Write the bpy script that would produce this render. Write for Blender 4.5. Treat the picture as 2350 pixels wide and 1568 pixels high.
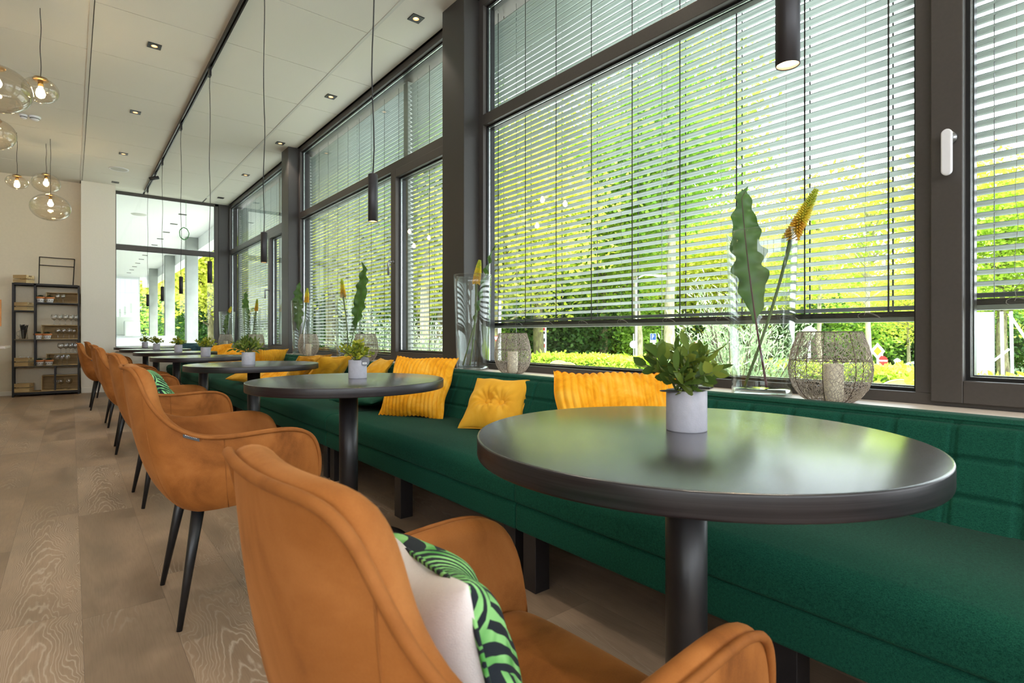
import bpy, math, random
import numpy as np
from mathutils import Vector, Matrix, Euler

for o in list(bpy.data.objects):
    bpy.data.objects.remove(o, do_unlink=True)
SC = bpy.context.scene
C = SC.collection
R = math.radians
PI = math.pi

# ------------------------------------------------------------------ camera
cam_data = bpy.data.cameras.new('camera')
cam = bpy.data.objects.new('camera', cam_data)
C.objects.link(cam)
FPX = 1241.7
cam_data.sensor_width = 36.0
cam_data.lens = 36.0 * FPX / 2350.0
cam_data.shift_y = -15.0 / 2350.0
cam_data.clip_start = 0.02
cam_data.clip_end = 300
cam_data.dof.use_dof = True
cam_data.dof.focus_distance = 2.6
cam_data.dof.aperture_fstop = 9.0
YAW = R(39.15)
cam.location = (0, 0, 0.95)
cam.rotation_euler = (R(90), 0, -YAW)
SC.camera = cam

# ------------------------------------------------------------------ world, sun, exposure
SC.view_settings.view_transform = 'Standard'
SC.view_settings.look = 'None'
SC.view_settings.gamma = 1.0
SC.view_settings.use_curve_mapping = False
SC.view_settings.exposure = 0.2

wd = bpy.data.worlds.new('overcast_sky')
SC.world = wd
wd.use_nodes = True
nt = wd.node_tree
nt.nodes.clear()
wo = nt.nodes.new('ShaderNodeOutputWorld')
bg = nt.nodes.new('ShaderNodeBackground')
tc = nt.nodes.new('ShaderNodeTexCoord')
sx = nt.nodes.new('ShaderNodeSeparateXYZ')
rp = nt.nodes.new('ShaderNodeValToRGB')
rp.color_ramp.elements[0].position = 0.0
rp.color_ramp.elements[0].color = (0.90, 0.95, 1.0, 1)
rp.color_ramp.elements[1].position = 0.8
rp.color_ramp.elements[1].color = (0.80, 0.90, 1.0, 1)
nt.links.new(tc.outputs['Generated'], sx.inputs[0])
nt.links.new(sx.outputs['Z'], rp.inputs[0])
nt.links.new(rp.outputs[0], bg.inputs[0])
bg.inputs[1].default_value = 7.0
nt.links.new(bg.outputs[0], wo.inputs[0])

sun_d = bpy.data.lights.new('sun', 'SUN')
sun_d.energy = 11.0
sun_d.angle = R(12)
sun_d.color = (1.0, 0.95, 0.86)
sun = bpy.data.objects.new('sun', sun_d)
C.objects.link(sun)
sun.rotation_euler = Vector((-0.35, 0.30, -1.0)).to_track_quat('-Z', 'Y').to_euler()


# ------------------------------------------------------------------ helpers
class MB:
    """collects shapes and links them as ONE mesh object"""
    def __init__(s):
        s.v = []; s.f = []; s.m = []; s.sm = []

    def add(s, vs, fs, mi=0, smooth=False):
        b = len(s.v)
        s.v.extend([tuple(p) for p in vs])
        for f in fs:
            s.f.append(tuple(b + i for i in f)); s.m.append(mi); s.sm.append(smooth)
        return s

    def box(s, x0, x1, y0, y1, z0, z1, mi=0, M=None):
        vs = [(x0,y0,z0),(x1,y0,z0),(x1,y1,z0),(x0,y1,z0),(x0,y0,z1),(x1,y0,z1),(x1,y1,z1),(x0,y1,z1)]
        if M is not None: vs = [M @ Vector(p) for p in vs]
        return s.add(vs, [(0,3,2,1),(4,5,6,7),(0,1,5,4),(1,2,6,5),(2,3,7,6),(3,0,4,7)], mi)

    def tube(s, pts, r, n=8, mi=0, cap=True, smooth=True):
        pts = [Vector(p) for p in pts]
        rs = r if isinstance(r, (list, tuple)) else [r] * len(pts)
        vs = []; prev = None
        for i, p in enumerate(pts):
            a = pts[max(i-1, 0)]; b = pts[min(i+1, len(pts)-1)]
            t = (b - a)
            if t.length < 1e-9: t = Vector((0,0,1))
            t.normalize()
            if prev is None:
                up = Vector((0,0,1)) if abs(t.z) < .9 else Vector((1,0,0))
                x = up.cross(t).normalized()
            else:
                x = (prev - t * prev.dot(t))
                x = x.normalized() if x.length > 1e-6 else t.orthogonal().normalized()
            prev = x
            y = t.cross(x)
            for k in range(n):
                a2 = 2*PI*k/n
                vs.append(p + x*(math.cos(a2)*rs[i]) + y*(math.sin(a2)*rs[i]))
        fs = []
        for i in range(len(pts)-1):
            for k in range(n):
                k2 = (k+1) % n
                fs.append((i*n+k, i*n+k2, (i+1)*n+k2, (i+1)*n+k))
        if cap:
            fs.append(tuple(range(n-1, -1, -1)))
            fs.append(tuple((len(pts)-1)*n + k for k in range(n)))
        return s.add(vs, fs, mi, smooth)

    def lathe(s, prof, n=32, c=(0,0), mi=0, smooth=True, close=False):
        vs = []
        for (r, z) in prof:
            for k in range(n):
                a = 2*PI*k/n
                vs.append((c[0]+r*math.cos(a), c[1]+r*math.sin(a), z))
        fs = []
        m = len(prof)
        rng = range(m if close else m-1)
        for i in rng:
            j = (i+1) % m
            for k in range(n):
                k2 = (k+1) % n
                fs.append((i*n+k, i*n+k2, j*n+k2, j*n+k))
        return s.add(vs, fs, mi, smooth)

    def disc(s, r, z, n=32, c=(0,0), mi=0, up=True):
        vs = [(c[0]+r*math.cos(2*PI*k/n), c[1]+r*math.sin(2*PI*k/n), z) for k in range(n)]
        f = tuple(range(n)) if up else tuple(range(n-1,-1,-1))
        return s.add(vs, [f], mi)

    def grid(s, fn, nu, nv, mi=0, smooth=True, closeu=False):
        vs = [fn(i, j) for i in range(nu) for j in range(nv)]
        fs = []
        for i in range(nu if closeu else nu-1):
            i2 = (i+1) % nu
            for j in range(nv-1):
                fs.append((i*nv+j, i2*nv+j, i2*nv+j+1, i*nv+j+1))
        return s.add(vs, fs, mi, smooth)

    def build(s, name, mats, parent=None, loc=None, bevel=0, sub=0, autos=False, weld=0):
        me = bpy.data.meshes.new(name)
        me.from_pydata(s.v, [], s.f)
        mats = mats if isinstance(mats, (list, tuple)) else [mats]
        for m in mats: me.materials.append(m)
        me.polygons.foreach_set('material_index', s.m)
        me.polygons.foreach_set('use_smooth', s.sm)
        me.update()
        o = bpy.data.objects.new(name, me)
        C.objects.link(o)
        if parent is not None: o.parent = parent
        if loc is not None: o.location = loc
        if weld:
            w = o.modifiers.new('weld', 'WELD'); w.merge_threshold = weld
        if bevel:
            b = o.modifiers.new('bevel', 'BEVEL'); b.width = bevel; b.segments = 2
            b.limit_method = 'ANGLE'; b.angle_limit = R(40)
        if sub:
            b = o.modifiers.new('sub', 'SUBSURF'); b.levels = sub; b.render_levels = sub
        return o


def fastmesh(name, co, nverts_per_face, mats, parent=None, smooth=False, midx=None):
    co = np.asarray(co, dtype=np.float32)
    nv = len(co); nf = nv // nverts_per_face
    me = bpy.data.meshes.new(name)
    me.vertices.add(nv); me.vertices.foreach_set('co', co.ravel())
    me.loops.add(nv); me.loops.foreach_set('vertex_index', np.arange(nv, dtype=np.int32))
    me.polygons.add(nf)
    me.polygons.foreach_set('loop_start', np.arange(0, nv, nverts_per_face, dtype=np.int32))
    me.update(calc_edges=True)
    for m in (mats if isinstance(mats, (list, tuple)) else [mats]): me.materials.append(m)
    if midx is not None: me.polygons.foreach_set('material_index', np.asarray(midx, dtype=np.int32))
    me.validate()
    o = bpy.data.objects.new(name, me); C.objects.link(o)
    if parent is not None: o.parent = parent
    return o


def tag(o, label=None, cat=None, group=None, kind=None):
    if label: o['label'] = label
    if cat: o['category'] = cat
    if group: o['group'] = group
    if kind: o['kind'] = kind
    return o


def thing(name, label, cat, loc=(0,0,0), rz=0, group=None, kind=None, rot=None):
    o = bpy.data.objects.new(name, None)
    o.empty_display_size = .1
    C.objects.link(o)
    o.location = loc
    o.rotation_euler = rot if rot is not None else (0, 0, rz)
    return tag(o, label, cat, group, kind)


def dup(src, loc, rz=None, label=None, group=None, scale=None, rot=None):
    def cp(o, par):
        c = o.copy(); C.objects.link(c)
        if par is not None: c.parent = par
        for ch in kids.get(o.name, []): cp(ch, c)
        return c
    kids = {}
    for o in src.children_recursive: kids.setdefault(o.parent.name, []).append(o)
    r = cp(src, None)
    r.location = loc
    if rot is not None: r.rotation_euler = rot
    elif rz is not None: r.rotation_euler = (0, 0, rz)
    if scale is not None: r.scale = scale if isinstance(scale, (tuple, list)) else (scale,)*3
    if label: r['label'] = label
    if group: r['group'] = group
    return r


# ------------------------------------------------------------------ materials
def srgb(r, g, b):
    f = lambda c: (c/255/12.92) if c/255 <= .04045 else ((c/255+.055)/1.055)**2.4
    return (f(r), f(g), f(b), 1)


class N:
    def __init__(s, name):
        s.m = bpy.data.materials.new(name); s.m.use_nodes = True
        s.t = s.m.node_tree
        s.b = s.t.nodes['Principled BSDF']; s.o = s.t.nodes['Material Output']
    def n(s, typ, **kw):
        nd = s.t.nodes.new(typ)
        for k, v in kw.items(): setattr(nd, k, v)
        return nd
    def l(s, a, b): s.t.links.new(a, b)
    def coord(s, kind='Object', scale=(1,1,1), rot=(0,0,0)):
        tcn = s.n('ShaderNodeTexCoord'); mp = s.n('ShaderNodeMapping')
        mp.inputs['Scale'].default_value = scale; mp.inputs['Rotation'].default_value = rot
        s.l(tcn.outputs[kind], mp.inputs[0]); return mp.outputs[0]
    def noise(s, vec, scale=5, detail=3, rough=.5, dist=0):
        nn = s.n('ShaderNodeTexNoise'); nn.inputs['Scale'].default_value = scale
        nn.inputs['Detail'].default_value = detail; nn.inputs['Roughness'].default_value = rough
        nn.inputs['Distortion'].default_value = dist
        if vec is not None: s.l(vec, nn.inputs['Vector'])
        return nn.outputs['Fac']
    def ramp(s, fac, stops, interp='LINEAR'):
        r = s.n('ShaderNodeValToRGB'); cr = r.color_ramp; cr.interpolation = interp
        while len(cr.elements) < len(stops): cr.elements.new(.5)
        for e, (p, c) in zip(cr.elements, stops):
            e.position = p; e.color = c if len(c) == 4 else (*c, 1)
        s.l(fac, r.inputs[0]); return r.outputs[0]
    def math(s, op, a, b=None, c=None):
        nd = s.n('ShaderNodeMath', operation=op)
        for i, x in enumerate((a, b, c)):
            if x is None: continue
            if isinstance(x, (int, float)): nd.inputs[i].default_value = x
            else: s.l(x, nd.inputs[i])
        return nd.outputs[0]
    def mix(s, fac, a, b, blend='MIX'):
        nd = s.n('ShaderNodeMix', data_type='RGBA', blend_type=blend)
        for i, x in zip((0, 6, 7), (fac, a, b)):
            if isinstance(x, (int, float)): nd.inputs[i].default_value = x
            elif isinstance(x, (tuple, list)): nd.inputs[i].default_value = x if len(x) == 4 else (*x, 1)
            else: s.l(x, nd.inputs[i])
        return nd.outputs[2]
    def bump(s, h, strength=.3, dist=.01):
        b = s.n('ShaderNodeBump'); b.inputs['Strength'].default_value = strength
        b.inputs['Distance'].default_value = dist
        s.l(h, b.inputs['Height']); s.l(b.outputs[0], s.b.inputs['Normal'])
    def base(s, c):
        if isinstance(c, (tuple, list)): s.b.inputs['Base Color'].default_value = c if len(c) == 4 else (*c, 1)
        else: s.l(c, s.b.inputs['Base Color'])
    def set(s, **kw):
        for k, v in kw.items(): s.b.inputs[k].default_value = v
        return s


def plain(name, col, rough=.5, metal=0, var=.08, scale=30, bump=0, coat=0, bscale=None):
    a = N(name); v = a.coord()
    f = a.noise(v, scale, 3)
    c1 = tuple(x*(1-var) for x in col[:3]) + (1,); c2 = tuple(min(1, x*(1+var)) for x in col[:3]) + (1,)
    a.base(a.ramp(f, [(.3, c1), (.7, c2)]))
    a.set(Roughness=rough, Metallic=metal)
    if coat: a.set(**{'Coat Weight': coat, 'Coat Roughness': .15})
    if bump: a.bump(a.noise(v, bscale or scale*6, 2), bump, .004)
    return a.m


def emis(name, col, s):
    a = N(name); a.base((0,0,0,1))
    a.set(**{'Emission Color': (*col, 1), 'Emission Strength': s}); return a.m


def glassmat(name, tint=(1,1,1), base=.03, gain=.9, power=5.0, rough=0.0):
    a = N(name); a.t.nodes.remove(a.b)
    g = a.n('ShaderNodeNewGeometry'); d = a.n('ShaderNodeVectorMath', operation='DOT_PRODUCT')
    a.l(g.outputs['Incoming'], d.inputs[0]); a.l(g.outputs['Normal'], d.inputs[1])
    x = a.math('ABSOLUTE', d.outputs['Value']); x = a.math('SUBTRACT', 1.0, x)
    x = a.math('POWER', x, power); x = a.math('MULTIPLY_ADD', x, gain, base)
    x = a.math('MINIMUM', x, 1.0)
    tr = a.n('ShaderNodeBsdfTransparent'); tr.inputs[0].default_value = (*tint, 1)
    gl = a.n('ShaderNodeBsdfGlossy'); gl.inputs['Roughness'].default_value = rough
    mx = a.n('ShaderNodeMixShader')
    a.l(x, mx.inputs[0]); a.l(tr.outputs[0], mx.inputs[1]); a.l(gl.outputs[0], mx.inputs[2])
    a.l(mx.outputs[0], a.o.inputs['Surface'])
    return a.m


def leafmat(name, cols, trans=.45, rough=.5):
    a = N(name)
    g = a.n('ShaderNodeNewGeometry')
    oi = a.n('ShaderNodeObjectInfo')
    v = a.coord('Object')
    nz = a.noise(v, 1.3, 2)
    f = a.math('MULTIPLY_ADD', g.outputs['Random Per Island'], .55, a.math('MULTIPLY_ADD', nz, .7, -.12))
    n = len(cols)
    col = a.ramp(f, [(i/(n-1), c) for i, c in enumerate(cols)])
    a.base(col); a.set(Roughness=rough, **{'Specular IOR Level': .3})
    tl = a.n('ShaderNodeBsdfTranslucent'); a.l(col, tl.inputs[0])
    mx = a.n('ShaderNodeMixShader'); mx.inputs[0].default_value = trans
    a.l(a.b.outputs[0], mx.inputs[1]); a.l(tl.outputs[0], mx.inputs[2])
    a.l(mx.outputs[0], a.o.inputs['Surface'])
    return a.m


def fabric(name, c1, c2, scale=900, bump=.25, rough=.9, sheen=.2, big=4, bigc=.12):
    a = N(name); v = a.coord()
    w1 = a.noise(a.coord('Object', (scale*.6,)*3), 1, 2, .6)
    st = a.noise(a.coord('Object', (160, 160, 1100)), 1, 2)
    st2 = a.noise(a.coord('Object', (1100, 160, 160)), 1, 2)
    f = a.math('MULTIPLY_ADD', st, .5, a.math('MULTIPLY', st2, .5))
    f = a.math('MULTIPLY_ADD', w1, .5, a.math('MULTIPLY', f, .5))
    col = a.ramp(f, [(.34, c1), (.68, c2)])
    b = a.noise(v, big, 3)
    col = a.mix(a.math('MULTIPLY', b, bigc), col, (0, 0, 0, 1))
    a.base(col); a.set(Roughness=rough, **{'Sheen Weight': sheen, 'Sheen Roughness': .4})
    a.bump(f, bump, .0015)
    return a.m


def velvet(name, c1, c2, c3, scale=6, sheen=.5, sheenc=None, rough=.75):
    a = N(name); v = a.coord()
    f = a.noise(v, scale, 4, .6, .8)
    f2 = a.noise(v, 420, 2)
    col = a.ramp(a.math('MULTIPLY_ADD', f2, .12, f), [(.36, c1), (.55, c2), (.78, c3)])
    a.base(col); a.set(Roughness=rough, **{'Sheen Weight': sheen, 'Sheen Roughness': .35, 'Specular IOR Level': .25})
    a.b.inputs['Sheen Tint'].default_value = sheenc or c3
    a.bump(f2, .15, .001)
    return a.m


M = {}
M['wall'] = plain('wall_paint', srgb(230, 224, 212), .85, var=.015, scale=60, bump=.08)
M['wall_beige'] = plain('wall_paint_beige', srgb(222, 209, 186), .85, var=.02, scale=30, bump=.08)
M['ceil'] = plain('ceiling_tile', srgb(224, 221, 212), .9, var=.02, scale=200, bump=.12)
M['ceil_rail'] = plain('ceiling_rail', srgb(205, 203, 196), .5, var=.01)
M['anthr'] = plain('anthracite_aluminium', srgb(72, 67, 64), .38, metal=.1, var=.05, scale=90, bump=.03)
M['anthr2'] = plain('anthracite_column', srgb(58, 55, 53), .42, metal=.1, var=.05, scale=90, bump=.03)
M['gasket'] = plain('black_gasket', srgb(18, 18, 20), .35)
M['bead'] = plain('silver_bead', srgb(215, 222, 220), .25, metal=.85, var=.02)
M['blk'] = plain('black_metal', srgb(28, 27, 29), .38, metal=.1, var=.1)
M['blk_matt'] = plain('black_powder_coat', srgb(40, 38, 42), .42, metal=.2, var=.08)
M['shelfblk'] = plain('black_steel', srgb(34, 30, 30), .5, metal=.3)
M['white'] = plain('white_plastic', srgb(236, 236, 240), .35, var=.01)
M['grille'] = plain('speaker_grille', srgb(190, 190, 184), .6, var=.1, scale=300)
M['steel'] = plain('brushed_steel', srgb(150, 152, 155), .3, metal=.9, var=.04)
M['blind'] = plain('blind_slat', srgb(156, 167, 164), .4, metal=.25, var=.03, scale=8)
M['blind_rail'] = plain('blind_rail', srgb(120, 126, 118), .45, metal=.3)
M['cord'] = plain('black_cord', srgb(24, 23, 24), .6)
M['string'] = plain('blind_string', srgb(160, 155, 145), .8)
M['glass'] = glassmat('window_glass', (.97, .99, .98), .035, .85, 5)
M['vase'] = glassmat('vase_glass', (.965, .985, .975), .035, .6, 2.6)
M['vasebase'] = glassmat('vase_thick_glass', (.90, .94, .94), .12, .7, 2.0, .03)
M['wineglass'] = glassmat('wine_glass', (.93, .93, .92), .16, .9, 1.8)
M['globe'] = glassmat('amber_globe_glass', (.97, .93, .86), .06, .95, 2.4)
M['bulb'] = emis('warm_bulb', (1.0, .74, .40), 60)
M['bulbglass'] = emis('bulb_neck', (1.0, .70, .36), 7)
M['brass'] = plain('brass', srgb(150, 120, 70), .3, metal=.9)
M['lens'] = emis('warm_lens', (1.0, .72, .42), 14)
M['lens_dim'] = emis('warm_reflector', (1.0, .50, .20), 1.6)
M['table_leg'] = plain('black_table_column', srgb(30, 27, 29), .42, var=.1, coat=.05)
M['sill'] = plain('sill_laminate', srgb(222, 208, 196), .35, var=.04, scale=4)
M['concrete'] = plain('cast_concrete', srgb(150, 155, 152), .85, var=.14, scale=3, bump=.1)
M['pot'] = plain('grey_cement_pot', srgb(168, 168, 178), .75, var=.06, scale=60, bump=.15)
M['soil'] = plain('soil', srgb(35, 26, 20), .95, var=.3, scale=80, bump=.4)
M['terra'] = plain('terracotta', srgb(190, 120, 72), .8)
M['potwhite'] = plain('white_glaze', srgb(225, 222, 220), .5)
M['ink'] = plain('dark_ink', srgb(50, 48, 52), .6)
M['wicker'] = plain('rattan', srgb(200, 158, 104), .6, var=.2, scale=60, bump=.4)
M['wire'] = plain('nickel_wire', srgb(186, 174, 160), .4, metal=.35, var=.1)
M['wire_dark'] = plain('bronze_wire', srgb(105, 90, 80), .45, metal=.7)
M['wax'] = plain('cream_wax', srgb(228, 220, 196), .55, var=.02)
M['candle_white'] = plain('white_wax', srgb(235, 232, 222), .55, var=.02)
M['greenstem'] = plain('green_stem', srgb(86, 104, 60), .5, var=.15)
M['purplestem'] = plain('purple_stem', srgb(88, 40, 52), .45, var=.15)
M['plastic_teal'] = velvet('teal_velvet', srgb(26, 52, 58), srgb(46, 76, 84), srgb(84, 116, 122))
M['paving'] = plain('terrace_paving', srgb(176, 176, 170), .85, var=.08, scale=2)
M['road'] = plain('asphalt', srgb(120, 122, 124), .9, var=.1, scale=6)
M['grass'] = plain('lawn', srgb(120, 150, 60), .95, var=.3, scale=5, bump=.3)
M['forest'] = plain('forest_floor', srgb(52, 72, 34), .95, var=.4, scale=2, bump=.3)
M['soffit'] = plain('white_soffit', srgb(238, 240, 242), .5, var=.01)
M['panel'] = plain('white_cladding', srgb(236, 240, 244), .55, var=.015, scale=2)
M['red'] = plain('sign_red', srgb(214, 40, 36), .45, var=.02)
M['blue'] = plain('sign_blue', srgb(30, 90, 180), .45, var=.02)
M['yellow'] = plain('sign_yellow', srgb(250, 190, 20), .45, var=.02)
M['signwhite'] = plain('sign_white', srgb(240, 242, 242), .45, var=.01)
M['galv'] = plain('galvanised_steel', srgb(190, 194, 194), .4, metal=.4)
M['car'] = plain('car_paint', srgb(225, 230, 235), .2, coat=.6, var=.01)
M['carglass'] = plain('car_glass', srgb(60, 80, 90), .1)
M['tent'] = plain('white_canvas', srgb(238, 242, 246), .7, var=.01, scale=3)
M['brk'] = plain('orange_wood', srgb(206, 132, 62), .45, var=.12, scale=8)
M['greenwire'] = plain('green_wire', srgb(36, 120, 48), .5)


def bark(name, c1, c2, c3):
    a = N(name); v = a.coord('Object', (5, 5, 1.6))
    f = a.noise(v, 1.6, 5, .65, .6)
    a.base(a.ramp(f, [(.3, c1), (.5, c2), (.68, c3)])); a.set(Roughness=.9)
    a.bump(a.noise(a.coord('Object', (16, 16, 4)), 2, 4), .5, .03)
    return a.m
M['bark'] = bark('mossy_bark', srgb(66, 60, 44), srgb(118, 110, 78), srgb(146, 146, 96))
M['bark_pale'] = bark('plane_bark', srgb(120, 116, 88), srgb(176, 166, 132), srgb(204, 196, 166))
M['bark_dark'] = bark('dark_bark', srgb(44, 38, 30), srgb(72, 62, 48), srgb(96, 84, 62))
M['leaf_lime'] = leafmat('spring_leaves', [srgb(118,160,34), srgb(168,202,56), srgb(202,222,84), srgb(228,234,120)], .5)
M['leaf_yel'] = leafmat('yellow_spring_leaves', [srgb(160,180,50), srgb(206,214,78), srgb(230,230,104), srgb(242,240,150)], .5)
M['leaf_mid'] = leafmat('green_leaves', [srgb(84,132,40), srgb(130,176,58), srgb(168,204,80), srgb(198,222,108)], .45)
M['leaf_dark'] = leafmat('dark_leaves', [srgb(30,56,26), srgb(56,96,40), srgb(90,134,56), srgb(130,166,80)], .35)
M['leaf_hedge'] = leafmat('hedge_leaves', [srgb(90,130,30), srgb(164,196,52), srgb(208,224,84), srgb(236,238,130)], .4)
M['leaf_olive'] = leafmat('olive_leaves', [srgb(92,116,78), srgb(140,162,118), srgb(184,200,160), srgb(216,226,198)], .3)
M['leaf_pot'] = leafmat('pot_plant_leaves', [srgb(44,66,32), srgb(82,108,46), srgb(126,142,58), srgb(196,194,92)], .3, .35)
M['leaf_potb'] = leafmat('round_pot_leaves', [srgb(60,84,24), srgb(110,128,36), srgb(160,164,50), srgb(210,196,86)], .25, .4)
M['succulent'] = leafmat('succulent_leaves', [srgb(22,36,26), srgb(36,56,36), srgb(50,72,44)], .1, .4)


def mk_floor():
    a = N('oak_plank_vinyl')
    tcn = a.n('ShaderNodeTexCoord'); sp = a.n('ShaderNodeSeparateXYZ'); a.l(tcn.outputs['Object'], sp.inputs[0])
    W, L = .235, 1.32
    x = a.math('DIVIDE', a.math('SUBTRACT', sp.outputs[0], .028), W)
    row = a.math('FLOOR', x); fx = a.math('SUBTRACT', x, row)
    wn = a.n('ShaderNodeTexWhiteNoise', noise_dimensions='1D'); a.l(row, wn.inputs['W'])
    y = a.math('ADD', a.math('DIVIDE', sp.outputs[1], L), a.math('MULTIPLY', wn.outputs['Value'], 7.3))
    col = a.math('FLOOR', y); fy = a.math('SUBTRACT', y, col)
    cm = a.n('ShaderNodeCombineXYZ'); a.l(row, cm.inputs[0]); a.l(col, cm.inputs[1])
    w2 = a.n('ShaderNodeTexWhiteNoise', noise_dimensions='2D'); a.l(cm.outputs[0], w2.inputs['Vector'])
    rnd = w2.outputs['Value']
    # per plank shifted grain coordinates
    gx = a.math('ADD', sp.outputs[0], a.math('MULTIPLY', rnd, 37.0))
    gy = a.math('ADD', sp.outputs[1], a.math('MULTIPLY', rnd, 91.0))
    gv = a.n('ShaderNodeCombineXYZ'); a.l(gx, gv.inputs[0]); a.l(gy, gv.inputs[1])
    def mp(sc):
        m_ = a.n('ShaderNodeMapping'); m_.inputs['Scale'].default_value = sc; a.l(gv.outputs[0], m_.inputs[0]); return m_.outputs[0]
    # cathedral figure: contour lines of a stretched noise field
    fld = a.noise(mp((9, 2.2, 1)), 1.0, 3.0, .5, .3)
    u = a.math('MULTIPLY', a.math('ADD', a.math('SUBTRACT', fx, .5), a.math('MULTIPLY', a.math('SUBTRACT', fld, .5), .7)), 2.0)
    cont = a.math('MULTIPLY_ADD', a.math('MULTIPLY', u, u), 24.0, a.math('MULTIPLY', gy, 17.0))
    cont = a.math('MULTIPLY_ADD', fld, 9.0, cont)
    cont = a.math('MULTIPLY_ADD', a.noise(mp((70, 18, 1)), 1.0, 2, .5), 1.3, cont)
    tri = a.math('PINGPONG', cont, 1.0)
    line = a.math('SMOOTH_MIN', a.math('MULTIPLY', tri, 2.6), 1.0, .2)
    line = a.math('SUBTRACT', 1.0, line)
    msk = a.ramp(a.math('MULTIPLY_ADD', w2.outputs['Value'], .35, a.noise(mp((2.2, .8, 1)), 1.0, 2)), [(.58, (0,0,0)), (.78, (1,1,1))])
    fine = a.noise(mp((230, 9, 1)), 1.0, 3, .6)
    big = a.noise(mp((2.6, .9, 1)), 1.4, 4, .6, .6)
    base = a.ramp(a.math('MULTIPLY_ADD', rnd, .14, a.math('MULTIPLY', big, .86)),
                  [(.26, srgb(120, 100, 82)), (.44, srgb(150, 127, 106)), (.62, srgb(174, 148, 124)), (.8, srgb(188, 162, 138))])
    base = a.mix(a.math('MULTIPLY', a.ramp(fine, [(.45,(0,0,0)),(.75,(1,1,1))]), .22), base, srgb(92, 76, 62))
    c2 = a.mix(a.math('MULTIPLY', a.math('MULTIPLY', line, msk), .55), base, srgb(214, 200, 184))
    # joints
    ex = a.math('MINIMUM', fx, a.math('SUBTRACT', 1.0, fx)); ey = a.math('MINIMUM', fy, a.math('SUBTRACT', 1.0, fy))
    jx = a.math('LESS_THAN', ex, .0035); jy = a.math('LESS_THAN', ey, .0008)
    j = a.math('MAXIMUM', jx, jy)
    a.base(a.mix(a.math('MULTIPLY', j, .45), c2, srgb(80, 66, 56)))
    a.set(Roughness=.42, **{'Specular IOR Level': .4})
    a.l(a.ramp(big, [(.3, (.34,.34,.34)), (.7, (.5,.5,.5))]), a.b.inputs['Roughness'])
    a.bump(a.math('SUBTRACT', a.math('MULTIPLY', fine, .5), j), .12, .002)
    return a.m
M['floor'] = mk_floor()


def mk_table():
    a = N('black_stained_oak')
    v = a.coord('Object', (5, 190, 5), (0, 0, R(-25)))
    f = a.noise(v, 1.0, 3, .6)
    f2 = a.noise(a.coord('Object', (1.5, 12, 1), (0, 0, R(18))), 1, 3)
    a.base(a.ramp(a.math('MULTIPLY_ADD', f2, .3, a.math('MULTIPLY', f, .7)), [(.35, srgb(32, 28, 32)), (.7, srgb(56, 52, 56))]))
    a.set(Roughness=.27, **{'Specular IOR Level': .9})
    return a.m
M['table'] = mk_table()
te_ = N('black_table_edge'); te_.base(te_.ramp(te_.noise(te_.coord('Object', (4, 4, 420)), 1, 3), [(.35, srgb(24, 21, 24)), (.7, srgb(44, 40, 43))])); te_.set(Roughness=.36, **{'Specular IOR Level': .5}); M['table_edge'] = te_.m
M['table'].node_tree.nodes['Principled BSDF'].inputs['Coat Weight'].default_value = .7
M['table'].node_tree.nodes['Principled BSDF'].inputs['Coat IOR'].default_value = 1.7
M['table'].node_tree.nodes['Principled BSDF'].inputs['Coat Roughness'].default_value = .2


def mk_wood(name, c1, c2, c3, rot=0):
    a = N(name)
    f = a.noise(a.coord('Object', (3, 60, 60), (0, 0, rot)), 1, 4, .6, .4)
    g = a.n('ShaderNodeNewGeometry')
    f = a.math('MULTIPLY_ADD', g.outputs['Random Per Island'], .35, a.math('MULTIPLY', f, .75))
    a.base(a.ramp(f, [(.3, c1), (.5, c2), (.75, c3)])); a.set(Roughness=.7)
    return a.m
M['crate'] = mk_wood('pine_crate', srgb(150, 118, 74), srgb(188, 158, 110), srgb(222, 200, 156))
M['crate_dark'] = mk_wood('aged_pine_crate', srgb(120, 96, 62), srgb(150, 124, 84), srgb(180, 152, 108))

M['bench'] = fabric('green_weave', srgb(12, 50, 40), srgb(36, 94, 75), 900, .3, .95, .03)
M['bench'].node_tree.nodes['Principled BSDF'].inputs['Specular IOR Level'].default_value = .06
M['chair'] = velvet('cognac_velvet', srgb(120, 68, 24), srgb(156, 94, 40), srgb(178, 114, 58), 4.5, .2, srgb(230,170,110))
M['chair_seam'] = velvet('cognac_piping', srgb(124, 72, 28), srgb(146, 88, 38), srgb(162, 102, 50), 8, .3)
M['yellow_cord'] = velvet('mustard_corduroy', srgb(214, 138, 8), srgb(240, 166, 22), srgb(250, 192, 70), 9, .5, srgb(255, 220, 130))
M['yellow_vel'] = velvet('mustard_velvet', srgb(196, 134, 20), srgb(222, 162, 36), srgb(238, 190, 84), 5, .5, srgb(250, 215, 130))
M['yellow_sat'] = velvet('mustard_satin', srgb(150, 100, 14), srgb(196, 138, 30), srgb(236, 188, 84), 8, .4, srgb(250, 220, 150), .45)
M['yellow_btn'] = velvet('mustard_buttoned', srgb(216, 154, 34), srgb(232, 172, 46), srgb(242, 192, 80), 4, .3, srgb(250, 220, 150))
M['green_cush'] = velvet('dark_green_cotton', srgb(12, 54, 40), srgb(20, 72, 54), srgb(36, 92, 72), 6, .15)
M['cushwhite'] = plain('white_cotton', srgb(236, 230, 228), .9, var=.02, scale=120, bump=.2)


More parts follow.
